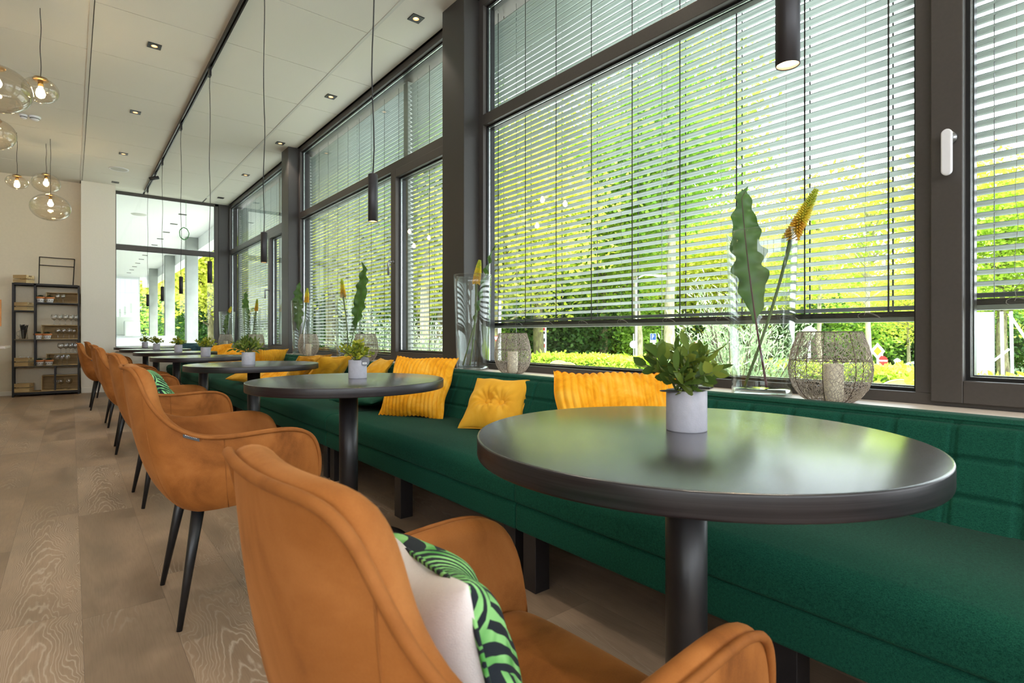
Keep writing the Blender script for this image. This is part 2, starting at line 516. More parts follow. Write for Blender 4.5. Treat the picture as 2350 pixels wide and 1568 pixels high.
def mk_palm(name, dark, g1, g2, sc=1.0):
    a = N(name)
    tcn = a.n('ShaderNodeTexCoord')
    vo = a.n('ShaderNodeTexVoronoi'); vo.inputs['Scale'].default_value = 7*sc
    a.l(tcn.outputs['Object'], vo.inputs['Vector'])
    ds = a.n('ShaderNodeVectorMath', operation='SUBTRACT')
    mp = a.n('ShaderNodeVectorMath', operation='SCALE'); mp.inputs['Scale'].default_value = 1.0
    a.l(tcn.outputs['Object'], mp.inputs[0])
    a.l(mp.outputs[0], ds.inputs[0]); a.l(vo.outputs['Position'], ds.inputs[1])
    sp = a.n('ShaderNodeSeparateXYZ'); a.l(ds.outputs[0], sp.inputs[0])
    sc2 = a.n('ShaderNodeSeparateColor'); a.l(vo.outputs['Color'], sc2.inputs[0])
    # every frond: chevron stripes that leave a midrib
    an = a.math('MULTIPLY', sc2.outputs[0], 6.28)
    ca_, sa_ = a.math('COSINE', an), a.math('SINE', an)
    lx = a.math('ADD', a.math('MULTIPLY', sp.outputs[0], ca_), a.math('MULTIPLY', sp.outputs[1], sa_))
    ly = a.math('SUBTRACT', a.math('MULTIPLY', sp.outputs[1], ca_), a.math('MULTIPLY', sp.outputs[0], sa_))
    al = a.math('ABSOLUTE', ly)
    st = a.math('SINE', a.math('MULTIPLY', a.math('ADD', lx, a.math('MULTIPLY', al, -1.3)), 260.0*sc))
    st = a.math('SUBTRACT', st, a.math('MULTIPLY', a.math('LESS_THAN', al, .0016), 1.5))
    nz = a.noise(tcn.outputs['Object'], 16*sc, 2)
    stn = a.math('MULTIPLY_ADD', nz, 2.2, a.math('SUBTRACT', a.math('MULTIPLY', st, .8), .75))
    f = a.ramp(stn, [(.36, (0,0,0)), (.46, (1,1,1))])
    gcol = a.ramp(a.noise(tcn.outputs['Object'], 22*sc, 2), [(.35, g1), (.6, g2)])
    a.base(a.mix(f, dark, gcol)); a.set(Roughness=.85)
    return a.m
M['palm'] = mk_palm('palm_print', srgb(14, 24, 34), srgb(72, 150, 62), srgb(146, 210, 128))
M['palm2'] = mk_palm('palm_print_b', srgb(12, 30, 36), srgb(60, 140, 70), srgb(150, 220, 150), 1.0)

# ================================================================== the room
ZC = 3.47          # ceiling
XW = 2.38          # inner face of the window frames
YE = 11.67         # end glazing
YW = 11.27         # end wall
XL, YB = -6.0, -4.2

fl = MB().add([(XL,YB,0),(2.5,YB,0),(2.5,YE+.1,0),(XL,YE+.1,0),(XL,YB,-.12),(2.5,YB,-.12),(2.5,YE+.1,-.12),(XL,YE+.1,-.12)],
              [(0,1,2,3),(7,6,5,4),(0,4,5,1),(1,5,6,2),(2,6,7,3),(3,7,4,0)]).build('floor', M['floor'])
tag(fl, 'whitewashed oak plank floor', kind='structure')

cl = MB()
cl.box(XL, 2.5, YB, YE+.1, ZC+.012, ZC+.1, 1)
ys = [6.061 + .9*k for k in range(-12, 8)]
xsg = [(-3.48, -1.705), (-1.675, .1075), (.139, .985), (1.015, 1.9175), (1.944, 2.36)]
xsg = [(-5.9, -3.51)] + xsg
for (xa, xb) in xsg:
    for y0 in ys:
        a_, b_ = max(y0, YB), min(y0+.9, YE)
        if b_ - a_ < .05: continue
        cl.box(xa, xb, a_+.0032, b_-.0032, ZC, ZC+.013, 0)
for xg in (-1.69, .12, 1.93):
    cl.box(xg-.0125, xg+.0125, YB, YE-.4, ZC-.004, ZC+.01, 2)
ce = cl.build('ceiling', [M['ceil'], M['gasket'], M['ceil_rail']])
tag(ce, 'white tiled suspended ceiling', kind='structure')

# end walls: beige recess on the left, white pier, then the end glazing
w = MB().box(XL, .12, 11.5, 11.7, 0, ZC, 0).build('wall_end', M['wall_beige']); tag(w, 'beige end wall behind the shelf', kind='structure')
w = MB().box(.12, .575, YW, YE+.05, 0, ZC, 0).build('wall_pier', M['wall']); tag(w, 'white wall pier beside the end window', kind='structure')
w = MB().box(.575, 2.5, YW+.03, YE+.05, 0, .665, 0).build('wall_under_end_window', M['wall']); tag(w, 'white wall under the end window', kind='structure')
w = MB().box(2.36, 2.5, -3.0, YE, 0, .655, 0).build('wall_right', M['wall']); tag(w, 'low wall under the window row', kind='structure')
bb = MB().box(.12, .575, YW-.012, YW, 0, .09, 0).box(XL, .12, 11.488, 11.5, 0, .07, 0)
tag(bb.build('baseboard_end', M['wall'], bevel=.003), 'white baseboard along the end wall', kind='structure')
# unseen sides of the room; their openings are added to bring in daylight fill
w = MB()
w.box(XL-.15, XL, -.8, 11.7, 0, ZC+.1).box(XL-.15, XL, YB, -.8, 0, 1.9).box(XL-.15, XL, YB, -.8, 3.3, ZC+.1)
tag(w.build('wall_left', M['wall_beige']), 'beige left wall with an added daylight opening behind the viewer', kind='structure')
w = MB()
w.box(XL, 2.5, YB-.15, YB, 0, 1.7).box(XL, 2.5, YB-.15, YB, 3.3, ZC+.1)
for x in (XL, -3.2, -.4, 2.2): w.box(x, x+.2, YB-.15, YB, 1.7, 3.3)
tag(w.build('wall_back', M['wall']), 'white back wall with added daylight openings', kind='structure')
w = MB().box(2.36, 2.5, YB, -3.0, 0, ZC+.1)
tag(w.build('wall_right_rear', M['wall']), 'white wall behind the last window bay', kind='structure')
# sills
s_ = MB().box(2.085, 2.40, -3.0, YW+.005, .655, .70).build('trim_1', M['sill'], bevel=.003)
tag(s_, 'pale wood laminate window sill above the bench', kind='structure')
s_ = MB().box(.575, 2.40, YW-.0, YE, .67, .713).build('trim_2', M['sill'], bevel=.003)
tag(s_, 'pale wood sill of the end window', kind='structure')

# columns
for k, (y0, y1, x0) in enumerate(((-.846, -.546, 2.245), (3.32, 3.62, 2.245), (7.49, 7.787, 2.245), (11.66, 11.72, 2.20))):
    c_ = MB().box(x0, 2.53, y0, y1, .70 if k < 3 else .713, ZC).build('column', M['anthr2'], bevel=.004)
    tag(c_, 'dark anthracite column', kind='structure'); c_.name = 'trim_%d' % (k+3)


def window_bay(n, y0, y1, ysash):
    """fixed light from ysash to y1, opening sash from y0 to ysash, top light over both"""
    t = thing('window_%d' % n, 'dark framed window bay with top light and opening sash', None, (0,0,0), kind='structure')
    f = MB()
    xo = XW + .07
    f.box(XW, xo, y0, y1, ZC-.06, ZC)                  # head
    f.box(XW, xo, y0, y1, .70, .742)                   # foot
    f.box(XW, xo, y1-.055, y1, .742, ZC-.06)           # far jamb
    f.box(XW, xo, y0, y0+.05, .742, ZC-.06)
    f.build('window_frame', M['anthr'], t, bevel=.002)
    f = MB().box(XW-.004, xo, y0+.05, y1-.055, 2.512, 2.592)
    f.build('transom', M['anthr'], t, bevel=.003)
    f = MB().box(XW, xo, ysash, ysash+.055, .742, 2.512)
    f.build('mullion', M['anthr'], t, bevel=.002)
    # opening sash, proud of the frame
    s = MB(); sx0 = XW-.022; a0, a1 = y0+.03, ysash+.005
    s.box(sx0, xo-.01, a0, a0+.09, .716, 2.505); s.box(sx0, xo-.01, a1-.09, a1, .716, 2.505)
    s.box(sx0, xo-.01, a0+.09, a1-.09, .716, .793); s.box(sx0, xo-.01, a0+.09, a1-.09, 2.43, 2.505)
    so = s.build('sash', M['anthr'], t, bevel=.003)
    # glazing beads and gaskets
    def rim(ya, yb, za, zb, xg, par=None):
        par = par or t
        g = MB()
        for (th, x0, x1, mi, ins) in ((.012, xg-.012, xg+.0, 0, 0), (.010, xg+.001, xg+.012, 1, .004), (.016, xg+.013, xg+.05, 0, .002)):
            ya_, yb_, za_, zb_ = ya+ins, yb-ins, za+ins, zb-ins
            g.box(x0, x1, ya_, ya_+th, za_, zb_, mi); g.box(x0, x1, yb_-th, yb_, za_, zb_, mi)
            g.box(x0, x1, ya_+th, yb_-th, za_, za_+th, mi); g.box(x0, x1, ya_+th, yb_-th, zb_-th, zb_, mi)
        g.build('glazing_bead', [M['gasket'], M['bead']], par)
        MB().box(xg+.002, xg+.008, ya+.004, yb-.004, za+.004, zb-.004).build('glass_pane', M['glass'], par)
    rim(ysash+.055, y1-.055, .742, 2.512, XW+.045)
    rim(a0+.09, a1-.09, .793, 2.43, XW+.03, so)
    rim(y0+.05, y1-.055, 2.592, ZC-.06, XW+.045)
    return t, a1-.055


handle_y = {}
for n, (y0, y1, ysash) in enumerate(((-.546, 3.32, .545), (3.62, 7.49, 4.715), (7.787, 11.66, 8.88))):
    _, handle_y[n] = window_bay(n+1, y0, y1, ysash)

tag(MB().box(2.46, 2.66, -3.0, YE, 3.43, 3.75).build('facade_header', M['anthr']), 'dark facade header holding the outside blinds', kind='structure')
# end window
t = thing('window_4', 'dark framed end window in two lights', None, kind='structure')
e0, e1 = .575, 2.20
f = MB()
f.box(e0, e0+.02, YE, YE+.07, .713, ZC); f.box(e1-.065, e1, YE, YE+.07, .713, ZC)
f.box(e0, e1, YE, YE+.07, ZC-.045, ZC); f.box(e0, e1, YE, YE+.07, .713, .745)
f.build('window_frame', M['anthr'], t, bevel=.002)
MB().box(e0+.02, e1-.065, YE-.005, YE+.07, 2.45, 2.54).build('transom', M['anthr'], t, bevel=.003)
for za, zb in ((.745, 2.45), (2.54, ZC-.045)):
    MB().box(e0+.02, e1-.065, YE+.035, YE+.041, za, zb).build('glass_pane', M['glass'], t)
    g = MB()
    for a_ in (0,):
        g.box(e0+.02, e0+.03, YE+.005, YE+.03, za, zb, 0); g.box(e1-.075, e1-.065, YE+.005, YE+.03, za, zb, 0)
        g.box(e0+.03, e1-.075, YE+.005, YE+.03, za, za+.01, 1); g.box(e0+.03, e1-.075, YE+.005, YE+.03, zb-.01, zb, 0)
    g.build('glazing_bead', [M['gasket'], M['bead']], t)

# window handles
def capsule(mb, x0, x1, yc, z0, z1, w, mi=0):
    n = 10; pts = []
    for k in range(n+1):
        a = PI*k/n; pts.append((yc + w/2*math.cos(a), z1 - w/2 + w/2*math.sin(a)))
    for k in range(n+1):
        a = PI + PI*k/n; pts.append((yc + w/2*math.cos(a), z0 + w/2 + w/2*math.sin(a)))
    m = len(pts)
    vs = [(x0, y, z) for y, z in pts] + [(x1, y, z) for y, z in pts]
    fs = [tuple(range(m)), tuple(range(2*m-1, m-1, -1))] + [(k, k+m, (k+1) % m + m, (k+1) % m) for k in range(m)]
    mb.add(vs, fs, mi)
h = thing('window_handle', 'white tilt window handle on dark mullion, pointing down', 'window handle', (XW-.022, handle_y[0], 1.63))
mb = MB(); capsule(mb, -.052, -.034, 0, -.135, .022, .030); mb.build('grip', M['white'], h, bevel=.004)
MB().tube([(0,0,0), (-.012,0,0)], .021, 20).tube([(-.012,0,0), (-.036,0,0)], .012, 16).build('rosette', M['steel'], h)
def steel_handle(y, lab):
    h = thing('window_handle', lab, 'window handle', (XW-.022, y, 1.64))
    MB().tube([(0,0,0), (-.008,0,0)], .016, 16).tube([(-.008,0,0), (-.045,0,0)], .009, 12).build('rosette', M['steel'], h)
    MB().tube([(-.045,0,0), (-.05,.004,-.004), (-.052,.004,-.02), (-.052,.004,-.13)], .009, 12).build('grip', M['steel'], h)
steel_handle(handle_y[1], 'brushed steel window handle between the second and first dark columns')
steel_handle(handle_y[2], 'brushed steel window handle in the farthest window bay')


# ------------------------------------------------------------------ venetian blinds outside
XB = 2.57
def blind(y0, y1, z0, z1, label, tilt=25):
    t = thing('venetian_blind', label, 'blind', (XB, (y0+y1)/2, z0), group='outside venetian blinds of the window row')
    hl = (y1-y0)/2
    m = MB(); p = .0417; w = .035
    n = int((z1-z0-.05)/p)
    ca, sa = math.cos(R(tilt)), math.sin(R(tilt))
    for k in range(n):
        z = .055 + p*k
        prof = [(-.5, 0), (-.46, -.0012), (-.25, .0016), (0, .0026), (.25, .0016), (.5, -.001)]
        vs = []
        jit = 0
        for y in (-hl, hl):
            for (u, c_) in prof:
                x = u*w; zz = c_
                vs.append((x*ca + zz*sa, y, z - x*sa + zz*ca))
        q = len(prof)
        m.add(vs, [(i, i+1, q+i+1, q+i) for i in range(q-1)], 0, True)
    MB().box(-.03, .03, hl+.006, hl+.09, -.30 if z0 > .9 else 0, z1-z0).build('guide_channel', M['blind_rail'], t)
    s = m.build('slats', M['blind'], t)
    sm = s.modifiers.new('solid', 'SOLIDIFY'); sm.thickness = .0006
    r_ = MB().box(-.026, .026, -hl, hl, .0, .018, 0).box(-.022, .022, -hl, hl, .018, .040, 1)
    r_.box(-.0245, .0245, -hl, hl, .021, .0245, 1).box(-.0245, .0245, -hl, hl, .029, .0325, 1).box(-.0245, .0245, -hl, hl, .037, .0405, 1)
    r_.build('bottom_rail', [M['blind_rail'], M['blk']], t, bevel=.001)
    c_ = MB(); k = 0; y = -hl + .16
    while y < hl - .1:
        c_.box(-.0285, -.0265, y-.003, y+.003, .03, z1-z0)
        c_.box(.0265, .0285, y-.003, y+.003, .03, z1-z0)
        y += .32
    c_.build('ladder_tape', M['cord'], t)
    c_ = MB(); rnd = random.Random(int(y0*100)+7); y = -hl + .24
    while y < hl - .1:
        pts = [(-.03 - .002*math.sin(q*1.7), y + .004*math.sin(q*.9+y*9) + (.012*math.sin(q*2.3) if q < 5 else 0), .04 + q*.03) for q in range(14)]
        pts += [(-.03, y, .5 + q*.4) for q in range(int((z1-z0-.5)/.4))]
        c_.tube(pts, .0008, 4)
        lp = [(-.031, y-.03+.035*math.cos(a*.55)+.002*a, .028+.012*math.sin(a*.83)) for a in range(14)]
        c_.tube(lp, .0009, 4)
        y += .32
    c_.build('pull_string', M['string'], t)
    g = MB(); yy = -hl+.35
    g.tube([(0, -hl*.12, -.32 if z0 > .9 else 0), (0, -hl*.12, z1-z0)], .0016, 6).tube([(0, hl*.78, -.32 if z0 > .9 else 0), (0, hl*.78, z1-z0)], .0016, 6)
    g.build('guide_wire', M['steel'], t)
blind(-2.9, -.6, 1.02, 3.42, 'grey slatted outside blind beyond the right edge of the near casement')
blind(-.53, .53, 1.04, 3.42, 'grey slatted outside blind over the casement with the white handle')
blind(.57, 3.42, 1.003, 3.42, 'large grey slatted outside blind behind the nearest lantern and vase')
blind(3.52, 4.72, .73, 3.42, 'grey slatted outside blind over the middle casement with steel handle')
blind(4.76, 7.58, .73, 3.42, 'grey slatted outside blind over the middle fixed window')
blind(7.70, 8.86, .73, 3.42, 'grey slatted outside blind over the farthest casement')
blind(8.92, 11.6, .73, 3.42, 'grey slatted outside blind beside the end window corner')

# ------------------------------------------------------------------ bench units
def bench_unit(y0, y1, label):
    L_ = y1 - y0
    t = thing('upholstered_bench', label, 'bench', (1.30, y0, 0), group='green bench units under the windows')
    g = .004
    # seat base
    def rbox(x0, x1, z0, z1, r, nseg=5):
        """rounded front profile extruded along y"""
        pts = []
        for k in range(nseg+1):
            a = PI/2*k/nseg; pts.append((x0+r-r*math.sin(a), z1-r+r*math.cos(a)))
        for k in range(nseg+1):
            a = PI/2*k/nseg; pts.append((x0+.012-.012*math.cos(a), z0+.012-.012*math.sin(a)))
        pts.append((x1, z0)); pts.append((x1, z1))
        return pts
    def extr(pts, ya, yb, e=.012, ny=14, puff=0):
        m = MB(); n = len(pts)
        cx = sum(p[0] for p in pts)/n; cz = sum(p[1] for p in pts)/n
        ysn = [ya, ya+e*.3, ya+e] + [ya+e+(yb-ya-2*e)*k/ny for k in range(1, ny)] + [yb-e, yb-e*.3, yb]
        sc = [.93, .975, 1] + [1]*(ny-1) + [1, .975, .93]
        sc = [1-(1-q)*.35 for q in sc]
        vs = []
        for y, q in zip(ysn, sc):
            for (x, z) in pts:
                up = puff*math.sin(PI*(y-ya)/(yb-ya)) * max(0, (z-cz)) / .06
                vs.append((cx+(x-cx)*q if x < cx else x, y, cz+(z-cz)*q + up))
        k = len(ysn)
        fs = [(i*n+j, i*n+(j+1) % n, (i+1)*n+(j+1) % n, (i+1)*n+j) for i in range(k-1) for j in range(n)]
        fs += [tuple(range(n-1, -1, -1)), tuple((k-1)*n+j for j in range(n))]
        return m.add(vs, fs, 0, True)
    b = extr(rbox(0, .68, .212, .316, .02), g, L_-g); b.build('seat_base', M['bench'], t)
    c = extr([(x, z) for x, z in rbox(-.005, .58, .316, .425, .055, 8)], g, L_-g, puff=.006); c.build('seat_cushion', M['bench'], t)
    # quilted back: leans from (0.565,.41) up to (.70,.708)
    ny, nz = max(8, int(L_/.0055)), 66
    def P_(i, j):
        y = g + (L_-2*g)*i/(ny-1); v = j/(nz-1)
        x = .555 + .125*v; z = .40 + .300*v
        d = 0
        for off, pitch, q in ((0, .15, y+y0+20), (0, .333, v)):
            ph = (q/pitch) % 1.0
            for c0 in (.0, .07 if pitch < .2 else .07):
                dd = abs(((ph - c0 + .5) % 1.0) - .5)*pitch*(1 if pitch < .2 else .33)
                d -= .0085*math.exp(-(dd/.0042)**2)
        d += .004
        # round off at the top edge
        if v > .93: d -= .018*((v-.93)/.07)**2
        return (x - d*.92, y, z + d*.35)
    m = MB().grid(P_, ny, nz)
    top = [P_(i, nz-1) for i in range(ny)]
    m.grid(lambda i, j: [top[i], (.722, top[i][1], .712), (.79, top[i][1], .714), (.797, top[i][1], .706), (.797, top[i][1], .22)][j], ny, 5)
    bk_ = m.build('backrest', M['bench'], t)
    # piping between front and top of the back
    MB().tube([(.698, g, .7045), (.698, L_-g, .7045)], .0035, 6).build('piping', M['bench'], bk_)
    for yy in (.0, L_/2-.035, L_-.07-.03):
        yl = yy + .03 if yy == 0 else yy
        MB().box(.016, .086, yl-.012 if yy == 0 else yl, yl+.058 if yy == 0 else yl+.07, 0, .214).build('leg', M['table_leg'], t, bevel=.002)
    for yy in (.03, L_-.1):
        MB().box(.58, .65, yy, yy+.07, 0, .214).build('leg', M['table_leg'], t, bevel=.002)
    return t
jo = [-2.35, -.39, 1.58, 3.54, 5.5, 7.46, 9.42, 11.25]
labs = ['green bench unit behind the viewer end of the row', 'green bench unit beside the nearest round table',
        'green bench unit carrying the ribbed and the buttoned yellow cushions',
        'green bench unit carrying the flat dark green cushion and leaning satin cushions',
        'green bench unit with the yellow velvet cushion lying flat', 'green bench unit beside the fifth round table',
        'farthest green bench unit against the end wall']
for k in range(7):
    bench_unit(jo[k], jo[k+1], labs[k])

# ------------------------------------------------------------------ tables
tm = thing('round_table', 'nearest round black table, largest in the photo', 'table', (.97, .63, 0), group='round black tables along the bench')
TR = .425
pr = [(0, .7115), (TR-.004, .7115), (TR-.001, .7125), (TR, .716), (TR, .7465), (TR-.001, .7492), (TR-.0045, .75), (0, .75)]
_t = MB().lathe(pr, 96); _t.m = [1 if 2*96 <= i < 5*96 else 0 for i in range(len(_t.f))]
_t.build('tabletop', [M['table'], M['table_edge']], tm, weld=.0001)
tc_ = MB().lathe([(0, .006), (.041, .006), (.041, .7115), (0, .7115)], 32, smooth=False).build('column', M['table_leg'], tm, weld=.0001)
for p in tc_.data.polygons: p.use_smooth = abs(p.normal.z) < .5
MB().lathe([(0, .001), (.27, .001), (.272, .005), (.25, .010), (.06, .018), (.045, .03), (.041, .03)], 48).build('base_plate', M['blk_matt'], tm)
tabY = [.63, 2.36, 4.06, 5.79, 7.47, 9.12, 10.72]
tabX = [.97, .97, .985, .965, .965, .93, .945]
tl = [None, 'second round black table, carrying the pot with the round tag', 'third round black table from the viewer',
      'fourth round black table from the viewer', 'fifth round black table from the viewer',
      'sixth round black table, second last before the end window', 'farthest round black table beside the end window']
for k in range(1, 7):
    dup(tm, (tabX[k], tabY[k], 0), R(25*k), tl[k])


# ------------------------------------------------------------------ armchair
def build_chair(label):
    t = thing('armchair', label, 'chair', (0, 0, 0), group='cognac velvet armchairs at the round tables')
    T = [(.132,0,.838),(.133,.05,.839),(.137,.10,.841),(.147,.142,.838),(.158,.168,.822),(.168,.186,.792),(.180,.205,.752),
         (.200,.225,.712),(.225,.240,.680),(.258,.252,.650),(.295,.262,.630),(.335,.268,.618),(.385,.272,.613),
         (.44,.274,.614),(.50,.275,.618),(.555,.275,.620),(.60,.274,.618),(.64,.272,.608),(.668,.269,.590),(.686,.266,.560),
         (.697,.262,.520),(.701,.258,.48),(.70,.254,.445),(.694,.25,.425)]
    B = [(.285,0,.375),(.285,.04,.375),(.287,.08,.374),(.29,.115,.372),(.295,.14,.371),(.30,.155,.370),(.305,.168,.369),
         (.312,.178,.368),(.322,.188,.367),(.335,.196,.367),(.352,.203,.368),(.375,.209,.369),(.41,.214,.371),
         (.45,.218,.374),(.50,.222,.378),(.55,.226,.382),(.59,.23,.387),(.625,.234,.393),(.65,.238,.399),(.667,.24,.404),
         (.678,.242,.408),(.685,.243,.411),(.69,.244,.413),(.692,.246,.416)]
    n = len(T)
    full = [(T[i], B[i], -1) for i in range(n-1, 0, -1)] + [(T[i], B[i], 1) for i in range(n)]
    secs = []
    no, ni = 12, 12
    for idx, (tp, bt, sg) in enumerate(full):
        i = (n-1-idx) if sg < 0 else idx-(n-1)
        # inward direction (horizontal)
        if i <= 3: nd = Vector((1, -.25*i/3, 0))
        elif i <= 10:
            q = (i-3)/7; nd = Vector((1-q*.9, -.25-.75*q, 0))
        else: nd = Vector((.05 if i < 19 else 0, -1, 0))
        nd.normalize(); th = .052 if i < 6 else (.052-.010*min(1, (i-5)/6.0))
        if i > 19: th *= .9
        tpv, btv = Vector(tp), Vector(bt)
        hgt = tpv.z - btv.z
        # outer curve: bulges outwards low down
        ctrl = Vector((btv.x*.25+tpv.x*.75, tpv.y, 0)) - nd*.010
        ctrl.z = btv.z + hgt*.22
        ct2 = Vector((tpv.x*.45+btv.x*.55-.050, tpv.y*1.0+.010*min(1, i/4), btv.z+hgt*.10))
        q_ = max(0, min(1, (i-4)/8)); q_ = q_*q_*(3-2*q_)
        ctrl = ct2.lerp(ctrl, q_)
        O = [btv*(1-s)**2 + ctrl*2*s*(1-s) + tpv*s*s for s in [k/no for k in range(no+1)]]
        # rim
        inn = tpv + nd*th
        rim = [tpv + nd*th*.12 + Vector((0,0,.006)), tpv + nd*th*.4 + Vector((0,0,.011)), tpv + nd*th*.75 + Vector((0,0,.006)), inn + Vector((0,0,-.008))]
        # inner curve down to the seat
        zs = min(.455, tpv.z-.015)
        # outer point at seat level
        so = min(O, key=lambda p: abs(p.z-zs))
        S = Vector((so.x, so.y, zs)) + nd*(th+.012)
        if i < 8: S.x = max(S.x, .275)
        c2 = (inn + S)*.5 - nd*(.012 if i < 8 else -.004); 
        I = [inn*(1-s)**2 + c2*2*s*(1-s) + S*s*s for s in [k/ni for k in range(1, ni+1)]]
        I.append(S + Vector((0,0,-.03)) if zs > .44 else S + Vector((0, 0, -.008)))
        sec = O + rim + I
        secs.append([Vector((p.x, p.y*sg, p.z)) for p in sec])
    m = MB(); ns = len(secs[0])
    m.grid(lambda a, b: secs[a][b], len(secs), ns)
    # close the two arm fronts
    for e, rev in ((0, False), (len(secs)-1, True)):
        s0 = secs[e]; half = ns//2
        fs = []
        for k in range(half-1):
            a_, b_, c_, d_ = k, k+1, ns-2-k, ns-1-k
            if b_ < c_: fs.append((a_, b_, c_, d_) if rev else (d_, c_, b_, a_))
        m.add(s0, fs, 0, True)
    shell = m.build('shell', M['chair'], t, sub=1, weld=.0005)
    # underside
    ring = [sc[0] for sc in secs]
    MB().add([(p.x, p.y, p.z) for p in ring], [tuple(range(len(ring)))]).build('underside', M['gasket'], t)
    # piping on the outer edge of the rim
    pp = [secs[k][no] + Vector((0,0,.002)) + (secs[k][no]-secs[k][no+4]).normalized()*.0035 for k in range(len(secs))]
    pts = []
    for k in range(len(pp)-1):
        for q in range(3): pts.append(pp[k].lerp(pp[k+1], q/3))
    pts.append(pp[-1])
    sm = pts[:]
    for _ in range(3):
        sm = [sm[0]] + [(sm[k-1]+sm[k]*2+sm[k+1])*.25 for k in range(1, len(sm)-1)] + [sm[-1]]
    MB().tube(sm, .0062, 8).build('piping', M['chair_seam'], shell)
    # side seams and back seams
    for k0 in (n-1-12, n-1+12, n-1-5, n-1+5):
        q = [(p.x, p.y, p.z) for p in secs[k0][:no+1]]
        nd = Vector((0, -1 if k0 < n else 1, 0)) if abs(k0-(n-1)) == 12 else Vector((-1, (-.4 if k0 < n else .4), 0)).normalized()
        MB().tube([Vector(p)+nd*(-.0006) for p in q], .0016, 5).build('seam', M['chair_seam'], shell)
    # seat cushion
    nu, nv = 26, 24
    def S_(i, j):
        u = -1+2*i/(nu-1); v = -1+2*j/(nv-1)
        return u, v
    m = MB(); X0, X1, HY = .262, .697, .222
    def top(i, j):
        u, v = S_(i, j)
        su = math.copysign(abs(u)**.8, u); sv = math.copysign(abs(v)**.8, v)
        e = (1-abs(u)**7)*(1-abs(v)**8)
        z = .415 + .052*max(0, e)**.5 + .010*(1-u*u)*(1-v*v)
        wy = HY*(1-.04*abs(u)**4)*(1-.22*((1-u)/2)**2) + .004*max(0, u)
        return (X0+(X1-X0)*(su+1)/2 - .012*(v*v)*(u > .6), wy*sv, z)
    def bot(i, j):
        x, y, z = top(i, nv-1-j)
        u, v = S_(i, nv-1-j)
        e = (1-abs(u)**5)*(1-abs(v)**7)
        return (x, y, .415 - (.014+.020*(u+1)/2)*max(0, e)**.5)
    m.grid(top, nu, nv); m.grid(bot, nu, nv)
    m.build('seat', M['chair'], t, weld=.001)
    for (fx, fy, tx, ty) in ((.268, -.208, .335, -.15), (.268, .208, .335, .15), (.665, -.215, .585, -.165), (.665, .215, .585, .165)):
        MB().tube([(fx, fy, 0), (fx+(tx-fx)*.5, fy+(ty-fy)*.5, .20), (tx, ty, .40)], [.0085, .0145, .021], 14).build('leg', M['blk'], t)
    # woven maker's tab on the near side
    p0 = secs[n-1-9][no]; p1 = secs[n-1-11][no]
    d = (p1-p0).normalized(); c = p0.lerp(p1, .45)
    q = MB(); dn = Vector((0, 0, -1)); ou = Vector((0, -1, 0))
    a_ = c + ou*.006 + dn*.002
    vs = [a_-d*.024, a_+d*.024, a_+d*.024+dn*.013+ou*.002, a_-d*.024+dn*.013+ou*.002]
    vs += [v-ou*.003 for v in vs]
    q.add(vs, [(0,1,2,3),(7,6,5,4),(0,4,5,1),(1,5,6,2),(2,6,7,3),(3,7,4,0)])
    for k in range(8):
        o_ = a_ - d*.018 + d*(.0046*k) + dn*.004 + ou*.0010
        q.add([o_, o_+d*.0022, o_+d*.0022+dn*.0022, o_+dn*.0022], [(0,1,2,3)], 1)
    tb = q.build('fabric_tab', [M['gasket'], M['signwhite']], shell)
    tb['label'] = 'small black woven tab'
    return t
ch = build_chair('nearest cognac velvet armchair holding the palm print cushion')
ch.location = (.008, .560, 0); ch.rotation_euler = (0, 0, R(2)); ch.scale = (.97,)*3
for (x, y, rz, lb) in ((0, 2.226, 0, 'cognac velvet armchair with visible black tab, facing the second table'),
                       (.028, 3.763, R(2), 'cognac velvet armchair at the third table with the palm print cushion peeking out'),
                       (.012, 5.52, R(-2), 'cognac velvet armchair at the fourth table'),
                       (.018, 7.08, R(1), 'cognac velvet armchair at the fifth table'),
                       (-.082, 8.805, 0, 'cognac velvet armchair pulled farthest back from its table, second last in the row'),
                       (.02, 10.45, R(3), 'farthest cognac velvet armchair beside the end wall')):
    dup(ch, (x, y, 0), rz, lb, scale=1.0)


